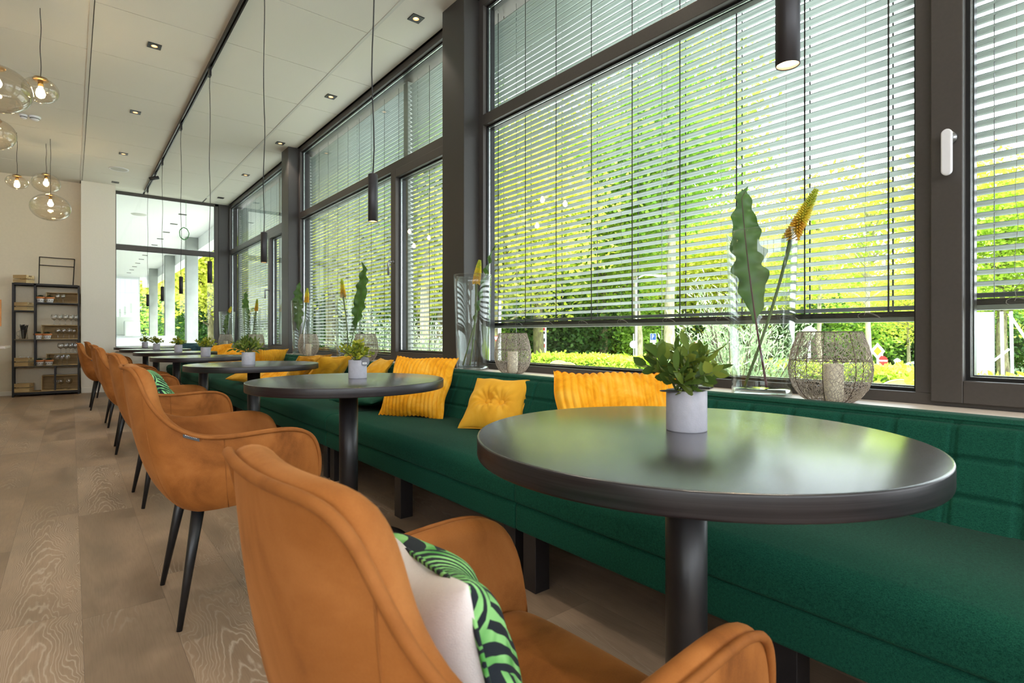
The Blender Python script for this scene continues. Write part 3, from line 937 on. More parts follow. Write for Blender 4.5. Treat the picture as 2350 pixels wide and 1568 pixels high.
# ------------------------------------------------------------------ cushions
def cushion_mesh(w, h, t, style, seed=0, n=56):
    if style == 'cord': n = 130
    if style == 'button': n = 90
    rnd = random.Random(seed)
    ph = [rnd.uniform(0, 6.28) for _ in range(12)]
    def wr(u, v):
        return (math.sin(3.1*u+2.2*v+ph[0])*math.sin(2.3*v-1.7*u+ph[1])*.5 + math.sin(7*u+ph[2])*math.sin(5*v+ph[3])*.25
                + math.sin(11*u-6*v+ph[4])*.12)
    m = MB()
    def side(sg):
        def f(i, j):
            u = -1+2*i/(n-1); v = -1+2*j/(n-1)
            u = math.sin(u*PI/2)*.35+u*.65; v = math.sin(v*PI/2)*.35+v*.65
            e = max(0, (1-u*u))*max(0, (1-v*v))
            th = t/2*(max(0, 1-abs(u)**2.6)*max(0, 1-abs(v)**2.6))**.55
            x = w/2*u*(1-.055*(1-v*v)*abs(u)); y = h/2*v*(1-.055*(1-u*u)*abs(v))
            a = wr(u, v)
            z = th*(1+.16*a)
            if style == 'cord':
                ph_ = u*w/.030*PI
                rg = abs(math.cos(ph_*.5))**.7
                z = z*.90 + .013*rg*(.3+.7*min(1, e*6)) - .006
                y += (1 if v > 0 else -1)*.010*rg*(abs(v)**12)
                z += .004*math.sin(ph_*.5*.33+5*v)*e
            elif style == 'button':
                for bx, by in ((-.24, .0), (.24, 0)):
                    du, dv = (u-bx), (v-by)
                    r = math.hypot(du, dv); an = math.atan2(dv, du)
                    z -= t*.36*math.exp(-(r/.22)**2)
                    z += .0045*math.sin(an*11+ph[5])*math.exp(-((r-.30)/.22)**2)
            elif style == 'satin':
                z += .012*a*e**.3 + .006*math.sin(9*(u+.6*v)+2*math.sin(3*v+ph[6]))*e**.4
            else:
                z += .004*math.sin(8*u+5*v+ph[7])*e**.5
            x += .006*math.sin(6*v+ph[8])*abs(u); y += .005*math.sin(5*u+ph[9])*abs(v)
            return (x, y, z*sg)
        return f
    if sg_split.get(style): mats = (0, 1)
    else: mats = (0, 0)
    m.grid(side(1), n, n, mats[0]); m.grid(lambda i, j: side(-1)(n-1-i, j), n, n, mats[1])
    return m
sg_split = {'palm': True}


def cushion(label, w, h, t, style, mat, bottom, yaw, lean, roll=0, seed=0, group='yellow cushions on the bench', flat=False, mats=None, zoff=0):
    """bottom: world point under the middle of the lower edge; yaw: direction the face looks; lean: backwards"""
    o = thing('cushion', label, 'cushion', (0,0,0), group=group)
    # local x = width, y = height, z = face normal
    Mx = Matrix.Rotation(yaw, 4, 'Z') @ Matrix.Rotation(PI/2, 4, 'Z') @ Matrix.Rotation(PI/2 - lean, 4, 'X') @ Matrix.Rotation(roll, 4, 'Z')
    up = Mx.to_3x3() @ Vector((0, 1, 0)); 
    cen = Vector(bottom) + (Matrix.Rotation(yaw, 3, 'Z') @ Matrix.Rotation(PI/2, 3, 'Z') @ Matrix.Rotation(PI/2-lean, 3, 'X') @ Vector((0, h/2*(abs(math.cos(roll))+abs(math.sin(roll))*w/h), 0)))
    o.location = cen; o.rotation_euler = Mx.to_euler()
    cov = cushion_mesh(w, h, t, style, seed).build('cushion_cover', mats or [mat, mat], o, weld=.0008)
    # edge piping seam
    n = 40; pts = []
    for a in range(4*n):
        q = a/n; s = q % 1.0
        u, v = [(-1+2*s, -1), (1, -1+2*s), (1-2*s, 1), (-1, 1-2*s)][int(q)]
        x = w/2*u*(1-.055*(1-v*v)*abs(u)); y = h/2*v*(1-.055*(1-u*u)*abs(v)); pts.append((x, y, 0))
    if style != 'cord':
        MB().tube(pts+[pts[0]], .003, 5).build('edge_seam', (mats or [mat])[0], cov)
    if style == 'button':
        for bx in (-.24, .24):
            z0 = t*.5*.95 - t*.30
            MB().lathe([(0, z0+.008), (.011, z0+.006), (.0165, z0), (.017, z0-.006)], 20, (w/2*bx, 0)).build('button', mat, cov)
    return o
G1 = 'yellow cushions on the bench'
SZ = .432
cushion('yellow ribbed cushion standing by the nearest dark column', .48, .42, .13, 'cord', M['yellow_cord'], (1.665, 3.08, SZ), R(208), R(30), 0, 1)
cushion('yellow cushion with two buttons leaning on the bench back', .36, .34, .13, 'button', M['yellow_btn'], (1.745, 2.36, SZ), R(205), R(40), 0, 2)
cushion('yellow ribbed cushion behind the pot on the nearest table', .52, .40, .14, 'cord', M['yellow_cord'], (1.665, 1.36, SZ), R(232), R(26), 0, 3)
cushion('dark green cotton cushion lying flat behind the second table', .42, .42, .12, 'plain', M['green_cush'], (1.50, 3.62, SZ+.055), R(180+20), R(82), 0, 4, group='plain cushions on the bench')
cushion('yellow cushion corner just right of the pot with the round tag', .42, .42, .13, 'satin', M['yellow_vel'], (1.72, 4.10, SZ), R(180-12), R(40), R(0), 5)
cushion('plush yellow cushion behind the pot with the round tag, leaning left', .42, .42, .13, 'satin', M['yellow_vel'], (1.68, 4.85, SZ), R(118), R(38), R(0), 6)
cushion('satin yellow cushion tilted behind the second table', .42, .42, .12, 'satin', M['yellow_sat'], (1.62, 5.22, SZ), R(118), R(38), R(0), 7)
cushion('yellow ribbed cushion lying low behind the second table', .42, .40, .12, 'cord', M['yellow_cord'], (1.50, 5.62, SZ+.03), R(215), R(66), 0, 8)
cushion('yellow velvet cushion lying flat on the seat beside the third table', .45, .42, .13, 'plain', M['yellow_vel'], (1.42, 6.12, SZ+.06), R(230), R(84), 0, 9)
cushion('plush yellow cushion leaning behind the third table', .42, .42, .14, 'cord', M['yellow_vel'], (1.70, 6.75, SZ), R(115), R(34), 0, 10)
cushion('satin yellow cushion in front of the plush one behind the third table', .42, .42, .12, 'satin', M['yellow_sat'], (1.66, 7.15, SZ), R(115), R(38), 0, 11)
cushion('yellow ribbed cushion behind the fourth pot plant', .44, .40, .13, 'cord', M['yellow_cord'], (1.66, 8.25, SZ), R(215), R(35), 0, 12)
cushion('yellow ribbed cushion farther along, beside the fifth table', .44, .40, .13, 'cord', M['yellow_cord'], (1.70, 9.55, SZ), R(205), R(30), R(6), 13)
cushion('teal velvet cushion at the far end of the bench', .50, .42, .16, 'satin', M['plastic_teal'], (1.60, 10.95, SZ), R(250), R(25), 0, 14, group='plain cushions on the bench')
cushion('palm print cushion with white back on the nearest armchair', .38, .27, .14, 'palm', None, (.372, .55, .405), R(-11), R(12), R(-9), 15,
        group='palm print cushions on the armchairs', mats=[M['palm'], M['cushwhite']])
cushion('palm print cushion on the armchair at the third table', .38, .34, .14, 'palm', None, (.46, 3.74, .445), R(2), R(26), 0, 16,
        group='palm print cushions on the armchairs', mats=[M['palm2'], M['palm2']])


# ------------------------------------------------------------------ foliage generators
def leaf_quads(rs, cen, dirs, length, width, fold=.25):
    """two-triangle folded diamond per leaf -> returns (n*4,3) quads"""
    n = len(cen)
    up = rs.normal(size=(n, 3)); side = np.cross(dirs, up); side /= np.linalg.norm(side, axis=1)[:, None] + 1e-9
    nrm = np.cross(side, dirs)
    L = length*(.7+.6*rs.random(n))[:, None]; W = width*(.7+.6*rs.random(n))[:, None]
    a = cen; b = cen + dirs*L*.45 + side*W*.5 + nrm*W*fold; c = cen + dirs*L; d = cen + dirs*L*.45 - side*W*.5 + nrm*W*fold
    return np.stack([a, b, c, d], axis=1).reshape(-1, 3)


def crown(rs, n, R_, zc, zr, clumps, leaf, flat=1.0):
    cc = rs.normal(size=(clumps, 3)); cc /= np.linalg.norm(cc, axis=1)[:, None]
    cc *= (rs.random(clumps)**.4)[:, None]
    cc = cc*np.array([R_, R_, zr]) + np.array([0, 0, zc])
    k = rs.integers(0, clumps, n)
    sp = rs.normal(size=(n, 3))*np.array([R_*.20, R_*.20, zr*.11*flat])
    p = cc[k] + sp
    d = rs.normal(size=(n, 3)); d[:, 2] = d[:, 2]*.5-.25; d /= np.linalg.norm(d, axis=1)[:, None]
    return leaf_quads(rs, p, d, leaf, leaf*.62), cc


def tree_proto(name, label, seed, H_, R_, z0, n, leaf, mleaf, mbark, tr=.22, clumps=110, lean=0, flat=1.0):
    t = thing(name, label, 'tree', (0,0,0), group='trees outside the windows')
    rs = np.random.default_rng(seed); rnd = random.Random(seed)
    q, cc = crown(rs, n, R_, (z0+H_)/2, (H_-z0)/2, clumps, leaf, flat)
    fastmesh('foliage', q, 4, mleaf, t)
    m = MB()
    pts = [(lean*.1*k + rnd.uniform(-.06, .06)*(k > 0), rnd.uniform(-.06, .06)*(k > 0), H_*.82*k/9) for k in range(10)]
    m.tube(pts, [tr*(1.25 if k == 0 else 1-.085*k) for k in range(10)], 12)
    m.build('trunk', mbark, t)
    b = MB()
    idx = rs.permutation(len(cc))[:34]
    for i in idx:
        c = cc[i]; zb = max(z0*.75, min(H_*.75, c[2]-.35*math.hypot(c[0], c[1])-.3)); k = min(8.9, zb/(H_*.82)*9)
        k0 = int(k); s = Vector(pts[k0]).lerp(Vector(pts[k0+1]), k-k0) if k0 < 9 else Vector(pts[9])
        e = Vector(c); mid = s.lerp(e, .5) + Vector((rnd.uniform(-.15,.15), rnd.uniform(-.15,.15), .25*rnd.random()))
        b.tube([s, mid, e], [tr*.32, tr*.18, tr*.05], 6)
    b.build('branches', mbark, t)
    return t


GZ = -.58    # outside ground level
GZ2 = -1.6   # lower ground beyond the hedge
CT, ST = math.cos(YAW), math.sin(YAW)
def at(px, D, z=0):
    a = (px-1175)/FPX
    return (D*(ST + a*CT), D*(CT - a*ST), z)

def gz(px, D): return GZ2 if at(px, D)[0] > 16 else GZ

def shrub(name, label, seed, H_, R_, n, leaf, mleaf, group=None, elong=1, kindname='shrub', Ry=None):
    t = thing(name, label, kindname, (0,0,0), group=group)
    rs = np.random.default_rng(seed)
    q, cc = crown(rs, n, R_, H_*.52, H_*.5, 60, leaf)
    q[:, 2] = np.maximum(q[:, 2], 0.01)
    fastmesh('foliage', q, 4, mleaf, t)
    m = MB(); rnd = random.Random(seed)
    for k in range(9):
        c = cc[k]; m.tube([(rnd.uniform(-.1,.1), rnd.uniform(-.1,.1), 0), (c[0]*.4, c[1]*.4, c[2]*.5), tuple(c)], [.03, .02, .008], 6)
    m.build('stems', M['bark_dark'], t)
    return t


# grounds outside
g = MB().box(2.5, 12.2, -14, 60, GZ-.2, GZ); tag(g.build('terrace', M['paving']), 'pale paved terrace outside the windows', kind='structure')
g = MB().box(12.2, 16, -14, 60, GZ2-.2, GZ+.005); tag(g.build('lawn', M['grass']), 'grass strip under the hedge', kind='structure')
g = MB().box(16, 26, -20, 80, GZ2-.2, GZ2); tag(g.build('road', M['road']), 'grey road beyond the hedge', kind='structure')
g = MB().box(26, 90, -60, 120, GZ2-.2, GZ2+.02).box(-40, 16, 60, 120, GZ-.2, GZ+.01); tag(g.build('woodland_ground', M['forest']), 'woodland floor beyond the road', kind='structure')
g = MB().box(-40, 2.5, 11.8, 40, GZ-.2, .0); tag(g.build('side_terrace', M['paving']), 'paved terrace under the canopy', kind='structure')

P1 = tree_proto('tree', 'lime green tree with a thick mossy trunk near the yield sign', 11, 12.5, 4.2, 4.4, 24000, .24, M['leaf_lime'], M['bark'], .30)
P1.location = at(1236, 25.0, gz(1236, 25))
P2 = tree_proto('tree', 'tall plane tree with a pale patchy trunk behind the nearest pot plant', 12, 14.5, 3.6, 6.8, 17000, .24, M['leaf_mid'], M['bark_pale'], .27, lean=.6)
P2.location = at(1533, 22.5, gz(1533, 22.5))
P3 = tree_proto('tree', 'yellow green tree low behind the near part of the hedge', 13, 9.5, 3.6, 1.9, 22000, .22, M['leaf_yel'], M['bark'], .2)
P3.location = at(1140, 21.0, GZ)
P4 = tree_proto('tree', 'slender young tree with open crown right of the lantern', 14, 8.2, 1.9, 3.6, 2300, .20, M['leaf_lime'], M['bark_pale'], .11, clumps=60)
P4.location = at(1994, 17.0, gz(1994, 17))
P6 = tree_proto('tree', 'airy yellow green tree far behind the nearest lantern', 16, 10.5, 3.4, 3.2, 6500, .20, M['leaf_yel'], M['bark_pale'], .13, clumps=120)
P6.location = at(1930, 36, GZ2); P6.scale = (.85,)*3
def tput(src, px, D, label, rz=0, s=1.0, sz=None):
    return dup(src, at(px, D, gz(px, D)), rz, label, scale=(s, s, sz or s))
tput(P1, 1385, 30, 'lime green tree behind the hedge, left of the leaning trunk', 1.0, 1.0)
tput(P2, 1468, 27, 'tall tree whose trunk stands beside the street lamp pole', 2.1, .92)
tput(P3, 1660, 31, 'yellow green tree above the silvery shrub', .7, 1.05)
tput(P6, 1790, 33, 'lime green tree seen between the big leaf and the flower spike', 2.4, 1.15)
tput(P6, 2085, 27, 'lime green tree just left of the broad mullion', 4.0, .72)
tput(P6, 2180, 34, 'yellow green tree hidden partly by the broad mullion', 1.6, .8)
tput(P1, 2300, 22, 'lime green tree at the right edge above the white tent', 5.1, .78)
tput(P6, 2480, 24, 'yellow green tree beyond the right edge of the windows', 2.2, .8)
tput(P4, 1880, 21, 'slender young tree between flower spike and lantern', 1.5, 1.05)
tput(P3, 1010, 24, 'yellow green tree seen through the middle casement', 2.8, 1.1)
tput(P1, 930, 29, 'lime green tree behind the steel handled casement', 3.3, 1.1)
tput(P3, 850, 25, 'yellow green tree seen behind the second vase', 4.4, 1.15)
tput(P2, 972, 20, 'tree with a mossy pale trunk seen through the middle casement', .4, .8)
tput(P1, 760, 30, 'lime green tree behind the third vase', 5.5, 1.2)
tput(P3, 690, 34, 'yellow green tree behind the far fixed window', 1.2, 1.15)
tput(P1, 620, 38, 'lime green tree behind the farthest casement', .5, 1.2)
tput(P3, 548, 36, 'yellow green tree right of the canopy', 2.0, 1.2)
tput(P3, 485, 33, 'yellow green tree nearest beyond the canopy columns', 3.9, 1.15)
tput(P1, 415, 44, 'lime green tree between the two nearer canopy columns', 1.1, 1.2)
tput(P3, 372, 52, 'yellow green tree between the two farther canopy columns', 5.0, 1.3)
P5 = tree_proto('tree', 'dense dark tree of the wood behind the thick mossy trunk', 15, 14.5, 5.5, .6, 15000, .40, M['leaf_mid'], M['bark_dark'], .3, clumps=150)
P5.location = at(1300, 46, GZ2)
for i, (px, D, s, lb) in enumerate(((1120, 44, 1.0, 'at the left end of the hedge'), (1490, 44, .9, 'behind the parking sign'), (1610, 50, .95, 'above the silvery shrub'),
        (1740, 52, .8, 'behind the nearest tall vase'), (1880, 58, .72, 'left of the nearest lantern'), (2020, 58, .62, 'behind the priority road sign'),
        (2170, 52, .55, 'behind the broad mullion'), (2330, 46, .5, 'behind the white tent'), (930, 46, 1.05, 'behind the middle casement'),
        (780, 50, 1.05, 'behind the third vase'), (640, 56, 1.1, 'behind the farthest casement'), (470, 62, 1.15, 'behind the canopy columns'), (2500, 44, .6, 'beyond the right edge'))):
    tput(P5, px, D, 'dense dark tree of the wood %s' % lb, i*1.3, s)

# undergrowth along the far side of the road
U = shrub('undergrowth_bush', 'dark green bush of the wood edge behind the hedge end', 21, 5.0, 2.8, 8000, .26, M['leaf_dark'], 'dark bushes along the wood edge')
U.location = at(1230, 32, GZ2)
U2 = shrub('undergrowth_bush', 'fresh green bush of the wood edge behind the hedge middle', 22, 4.6, 2.6, 7000, .24, M['leaf_mid'], 'dark bushes along the wood edge')
U2.location = at(1345, 33, GZ2)
for i, (px, D, lb) in enumerate(((1150, 31, 'behind the yield sign'), (1290, 31, 'between trunk and hedge'), (1400, 33, 'left of the street lamp'), (1460, 31, 'behind the street lamp'), (1530, 33, 'behind the plane tree trunk'),
        (1600, 32, 'behind the silvery shrub'), (1690, 34, 'behind the tall vase'), (1780, 33, 'behind the vase foot'), (1870, 35, 'behind the nearest lantern'), (1960, 33, 'left of the slender tree'),
        (2040, 34, 'behind the no entry sign'), (2130, 33, 'behind the mullion'), (2230, 34, 'left in the tent gap'), (2310, 33, 'right in the tent gap'), (1050, 32, 'behind the near column'),
        (950, 31, 'low behind the middle casement'), (860, 33, 'low behind the second vase'), (770, 36, 'low behind the third vase'), (670, 40, 'low behind the far window'),
        (570, 42, 'low beside the canopy'), (490, 36, 'low right of the nearest canopy column'), (415, 42, 'low between the canopy columns'), (370, 50, 'low beyond the farthest canopy column'))):
    tput(U if i % 3 else U2, px, D, 'bush of the wood edge %s' % lb, i*.9, 1.0)

# silvery shrub close to the window
def olive(label, px, D, seed, H_, R_, n):
    t = thing('silvery_shrub', label, 'shrub', at(px, D, GZ), group='silvery narrow leaved shrubs on the terrace')
    rs = np.random.default_rng(seed); rnd = random.Random(seed)
    m = MB(); P = []; Dr = []
    for k in range(70):
        a = rnd.uniform(0, 6.28); el = rnd.uniform(.35, 1.35); L_ = rnd.uniform(.5, 1)
        e = Vector((math.cos(a)*math.cos(el)*R_*1.25*L_, math.sin(a)*math.cos(el)*R_*1.25*L_, H_*.25+math.sin(el)*H_*.75*L_))
        s = Vector((rnd.uniform(-.12,.12), rnd.uniform(-.12,.12), .1)); mid = s.lerp(e, .5)+Vector((0,0,.12))
        m.tube([s, mid, e], [.012, .008, .003], 5)
        for q in range(n//70):
            f = rnd.uniform(.2, 1.02); p = s*(1-f)**2+mid*2*f*(1-f)+e*f*f
            P.append(p+Vector((rnd.gauss(0,.05), rnd.gauss(0,.05), rnd.gauss(0,.05))))
            d = (e-s).normalized()+Vector((rnd.gauss(0,.6), rnd.gauss(0,.6), rnd.gauss(0,.6))); Dr.append(d.normalized())
    m.build('stems', M['bark_dark'], t)
    fastmesh('foliage', leaf_quads(rs, np.array(P), np.array(Dr), .085, .018, .1), 4, M['leaf_olive'], t)
    return t
olive('silvery narrow leaved shrub behind the nearest tall vase', 1690, 6.2, 31, 2.3, .85, 9000)
olive('silvery narrow leaved shrub seen through the middle window', 880, 10.2, 32, 2.3, .95, 8000)
olive('silvery narrow leaved shrub seen low in the middle casement', 960, 9.2, 33, 1.9, .7, 6000)
olive('silvery narrow leaved shrub outside the farthest casement', 600, 13.5, 34, 2.0, .7, 4000)

# hedges
def hedge(label, x0, x1, y0, y1, ztop, n, seed):
    t = thing('hedge', label, 'hedge', ((x0+x1)/2, (y0+y1)/2, GZ), group='clipped hedges beyond the terrace')
    rs = np.random.default_rng(seed)
    hx, hy, h = (x1-x0)/2, (y1-y0)/2, ztop-GZ
    u = rs.random((n, 3))*2-1
    # most leaves on the skin
    ax = rs.integers(0, 5, n)
    u[ax == 0, 0] = -1; u[ax == 1, 0] = 1; u[ax == 2, 2] = 1; u[ax == 3, 2] = 1
    p = u*np.array([hx, hy, h/2]) + np.array([0, 0, h/2]) + rs.normal(size=(n, 3))*.05
    p[:, 2] = np.maximum(p[:, 2], .02)
    d = rs.normal(size=(n, 3)); d[:, 2] += .4; d /= np.linalg.norm(d, axis=1)[:, None]
    fastmesh('foliage', leaf_quads(rs, p, d, .12, .08), 4, M['leaf_hedge'], t)
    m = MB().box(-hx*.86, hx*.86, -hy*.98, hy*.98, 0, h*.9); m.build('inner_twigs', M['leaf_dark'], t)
    return t
hedge('clipped yellow green hedge behind the wicker chairs', 12.4, 13.4, 3.2, 14.2, .19, 22000, 41)
hedge('clipped yellow green hedge in front of the white tent', 8.6, 9.4, -3.2, 2.2, .30, 13000, 42)


# wicker chairs
def wicker(label, loc, rz):
    t = thing('wicker_chair', label, 'chair', loc, rz, group='rattan terrace chairs')
    def arc(r, z, a0=-2.35, a1=2.35, n=22): return [(-r*math.cos(a0+(a1-a0)*k/n), r*math.sin(a0+(a1-a0)*k/n)*.95, z) for k in range(n+1)]
    top = [(-.27*math.cos(a)*1.0, .27*math.sin(a), .66+.16*max(0, math.cos(a))) for a in [-1.9+3.8*k/30 for k in range(31)]]
    MB().tube(top, .016, 8).tube([(-.2*math.cos(a), .2*math.sin(a), .62+.13*max(0, math.cos(a))) for a in [-1.3+2.6*k/24 for k in range(25)]], .008, 6).build('frame', M['wicker'], t)
    nu, nv = 40, 8
    MB().grid(lambda i, j: ((-(.26-.03*j/(nv-1))*math.cos(-1.85+3.7*i/(nu-1)) + .003*((i+j) % 2)), (.26-.03*j/(nv-1))*math.sin(-1.85+3.7*i/(nu-1)),
              (.66+.15*max(0, math.cos(-1.85+3.7*i/(nu-1))))*(1-j/(nv-1))+.43*j/(nv-1)), nu, nv).build('backrest', M['wicker'], t)
    MB().lathe([(0, .44), (.22, .45), (.24, .43), (.24, .40), (0, .40)], 28).build('seat', M['wicker'], t)
    for x, y in ((-.17,-.17), (-.17,.17), (.17,-.17), (.17,.17)):
        MB().tube([(x*1.15, y*1.15, 0), (x, y, .41)], .014, 8).build('leg', M['wicker'], t)
wicker('rattan terrace chair under the broad mullion side of the large window', (*at(2066, 8.3)[:2], GZ), R(190))
wicker('rattan terrace chair at the left end of the hedge, higher of the two', (*at(1283, 14.6)[:2], GZ), R(230))
wicker('rattan terrace chair at the left end of the hedge, lower of the two', (*at(1298, 13.6)[:2], GZ), R(215))

# street furniture
def pole(label, name, cat, px, D, ztop, r=.035):
    t = thing(name, label, cat, at(px, D, GZ))
    MB().tube([(0,0,gz(px, D)-GZ), (0,0,ztop-GZ)], r, 10).build('post', M['galv'], t)
    return t
def toward(px):   # local frame that faces back to the room along the sight line
    x, y, _ = at(px, 1.0); return math.atan2(y, x)
def plate(t, pts, z, rz, mat, name, off=0, th=.012):
    """flat sign plate; pts = (across, up)"""
    m = MB(); n = len(pts)
    vs = [(-.05-off, -a, z+b) for a, b in pts] + [(-.05-off+th, -a, z+b) for a, b in pts]
    m.add(vs, [tuple(range(n-1, -1, -1)), tuple(range(n, 2*n))] + [(k, (k+1) % n, (k+1) % n + n, k+n) for k in range(n)])
    o = m.build(name, mat, t); o.rotation_euler = (0, 0, rz); return o
circ = lambda r, n=28: [(r*math.cos(2*PI*k/n), r*math.sin(2*PI*k/n)) for k in range(n)]
rect = lambda w, h: [(-w/2, -h/2), (w/2, -h/2), (w/2, h/2), (-w/2, h/2)]
# P parking sign
t = pole('blue parking sign with white P on a thin pole', 'parking_sign', 'road sign', 1499, 24, 1.0, .03); rz = toward(1499)
zc = .95 - GZ + (769-776)*24/FPX*-1*-1 + .0
plate(t, rect(.27, .40), .815-GZ, rz, M['signwhite'], 'sign_plate')
plate(t, rect(.23, .27), .865-GZ, rz, M['blue'], 'sign_face', .004)
m = MB(); zp = .865-GZ; xf = -.062
m.box(xf-.004, xf+.003, .030, .058, zp-.10, zp+.10)
for k in range(14):
    a0, a1 = -PI/2+PI*k/14, -PI/2+PI*(k+1)/14
    m.add([(xf-.004, .016-r_*math.cos(a), zp+.042+r_*math.sin(a)) for a, r_ in ((a0, .058), (a1, .058), (a1, .032), (a0, .032))], [(0,1,2,3)])
m.box(xf-.004, xf+.003, .014, .036, zp+.074, zp+.10).box(xf-.004, xf+.003, .014, .036, zp-.016, zp+.010)
o = m.build('letter', M['signwhite'], t); o.rotation_euler = (0, 0, rz)
# priority diamond + no entry
t = pole('pole with yellow priority diamond, right of the nearest lantern', 'priority_sign', 'road sign', 2014, 17.5, .66, .035); rz = toward(2014)
zz = .95-GZ - (806-769)*17.5/FPX
plate(t, [(-.20, 0), (0, -.20*1.35), (.20, 0), (0, .20*1.35)], zz, rz, M['signwhite'], 'sign_plate')
plate(t, [(-.11, 0), (0, -.11*1.35), (.11, 0), (0, .11*1.35)], zz, rz, M['yellow'], 'sign_face', .006)
t = pole('round red no entry sign with white bar near the priority diamond', 'no_entry_sign', 'road sign', 2024.5, 18.5, .45, .025); rz = toward(2024)
zz = .95-GZ - (828-769)*18.5/FPX
plate(t, circ(.165), zz, rz, M['red'], 'sign_plate'); plate(t, rect(.30, .055), zz, rz, M['signwhite'], 'white_bar', .006)
# second round sign, in the silvery shrub
t = pole('round red and white sign half hidden by the silvery shrub', 'round_sign', 'road sign', 1602, 20, 1.0, .025); rz = toward(1602)
zz = .95-GZ - (788-769)*20/FPX
plate(t, circ(.11), zz, rz, M['red'], 'sign_plate'); plate(t, circ(.07), zz, rz, M['signwhite'], 'sign_face', .006); plate(t, rect(.15, .03), zz, rz, M['red'], 'red_bar', .012)
# yield sign with white post
t = pole('white post with red edged yield triangle, left of the second lantern', 'yield_sign', 'road sign', 1146.5, 16, 2.0, .05); rz = toward(1140)
zz = .95-GZ - (777-769)*16/FPX
tri = lambda s, dx=0: [(dx-s, s*.85), (dx, -s*1.0), (dx+s, s*.85)]
plate(t, tri(.085, -.11), zz, rz, M['red'], 'sign_plate'); plate(t, tri(.055, -.11), zz+.004, rz, M['signwhite'], 'sign_face', .006)
# street lamps
def lamp(label, px, D, ypx, sc, arm=False):
    t = thing('street_lamp', label, 'street lamp', at(px, D, GZ), toward(px), group='street lamps outside')
    zt = .95-GZ - (ypx-769)*D/FPX
    MB().tube([(0,0,gz(px, D)-GZ), (0,0,zt)], [.05*sc, .035*sc], 10).build('post', M['signwhite'], t)
    if arm:
        a = MB().tube([(0,0,zt), (0,-.05*sc,zt+.2*sc), (0,-.3*sc,zt+.32*sc), (0,-.75*sc,zt+.30*sc)], .03*sc, 8); a.build('arm', M['signwhite'], t)
        MB().tube([(0,-.7*sc,zt+.30*sc), (0,-1.15*sc,zt+.22*sc)], [.05*sc, .08*sc], 10).build('lamp_head', M['signwhite'], t)
    else:
        MB().lathe([(0, zt+.02), (.07*sc, zt), (.17*sc, zt+.24*sc), (.20*sc, zt+.25*sc), (.06*sc, zt+.36*sc), (0, zt+.38*sc)], 20).build('lamp_head', M['signwhite'], t)
lamp('white street lamp with curved arm behind the hedge middle', 1460, 22, 650, 1.0, True)
lamp('white lantern shaped street lamp peeking over the nearest lantern', 1857, 15, 780, 1.0)
lamp('small white street lamp left of the broad mullion', 2059, 24, 838, .8)
t = pole('round grey sign seen from behind beside the street lamp', 'sign_back', 'road sign', 1454, 21, 1.0, .02); rz = toward(1454)
plate(t, circ(.15), .95-GZ-(791-769)*21/FPX, rz, M['galv'], 'sign_plate')
# information totem
t = thing('information_totem', 'narrow white totem board with dark and red panels behind the thick trunk', 'sign', at(1245, 27, GZ), toward(1245))
MB().box(-.05, .05, -.20, .20, GZ2-GZ, 2.0).build('board', M['signwhite'], t, bevel=.01)
for z, h_, m_ in ((1.75, .14, M['red']), (1.58, .12, M['ink']), (1.2, .16, M['ink']), (.9, .18, M['red']), (.55, .12, M['ink'])):
    MB().box(-.056, -.05, -.12, .17, z, z+h_).build('panel', m_, t)
# parked cars beyond the hedge
def car(label, px, D, rz, mat):
    t = thing('parked_car', label, 'car', at(px, D, GZ2), rz, group='cars beyond the hedge')
    prof = [(-2.1,.35),(-2.1,.75),(-1.95,.88),(-1.3,.95),(-.65,1.38),(.7,1.42),(1.35,1.0),(2.0,.9),(2.1,.7),(2.1,.35)]
    m = MB(); n = len(prof)
    vs = [(x, y*(1 if z < 1 else .82), z) for y in (-.85, .85) for x, z in prof]
    m.add(vs, [tuple(range(n-1, -1, -1)), tuple(range(n, 2*n))] + [(k, (k+1) % n, (k+1) % n+n, k+n) for k in range(n)])
    m.build('body', mat, t, bevel=.05)
    g = MB()
    for sy in (-1, 1):
        g.add([(-1.1, sy*.80, 1.0), (-.6, sy*.71, 1.33), (.62, sy*.71, 1.36), (1.15, sy*.80, 1.0)], [(0,1,2,3)])
    g.build('side_windows', M['carglass'], t)
    for x in (-1.3, 1.3):
        for sy in (-1, 1):
            MB().tube([(x, sy*.72, .33), (x, sy*.9, .33)], .33, 20).build('wheel', M['gasket'], t)
car('white car roof showing above the hedge right of the nearest lantern', 1990, 21.5, R(100), M['car'])
car('pale car just showing above the hedge at the mullion', 2140, 22.5, R(95), M['car'])
# white party tent
t = thing('party_tent', 'white canvas tent with diagonal straps at the right edge', 'tent', at(2300, 11, GZ), toward(2300))
MB().box(.0, .04, .12, 1.25, .25, 2.0).build('left_panel', M['tent'], t)
MB().box(-.3, -.26, -4.0, -.36, .25, 2.0).build('right_panel', M['tent'], t)
for a_, b_ in (((-.02, .95, 1.65), (-.02, .58, .52)), ((-.02, .58, .52), (-.32, -.10, 1.25)), ((-.33, -.15, .50), (-.33, -1.2, 1.6)), ((-.33, -.10, 1.95), (-.33, -.75, .6))):
    MB().tube([a_, b_], .022, 6).build('strap', M['signwhite'], t)
for y in (-.02, -.16): MB().tube([(-.1, y, 0), (-.1, y+.03, 2.0)], .028, 8).build('tent_pole', M['galv'], t)
fc = bpy.data.curves.new('tent_lettering', 'FONT'); fc.body = 'HOTEL'; fc.size = .19; fc.extrude = .001
fo = bpy.data.objects.new('tent_lettering', fc); C.objects.link(fo)
dg = bpy.context.evaluated_depsgraph_get(); dg.update()
tm_ = bpy.data.meshes.new_from_object(fo.evaluated_get(dg)); bpy.data.objects.remove(fo)
to = bpy.data.objects.new('lettering', tm_); C.objects.link(to); to.parent = t
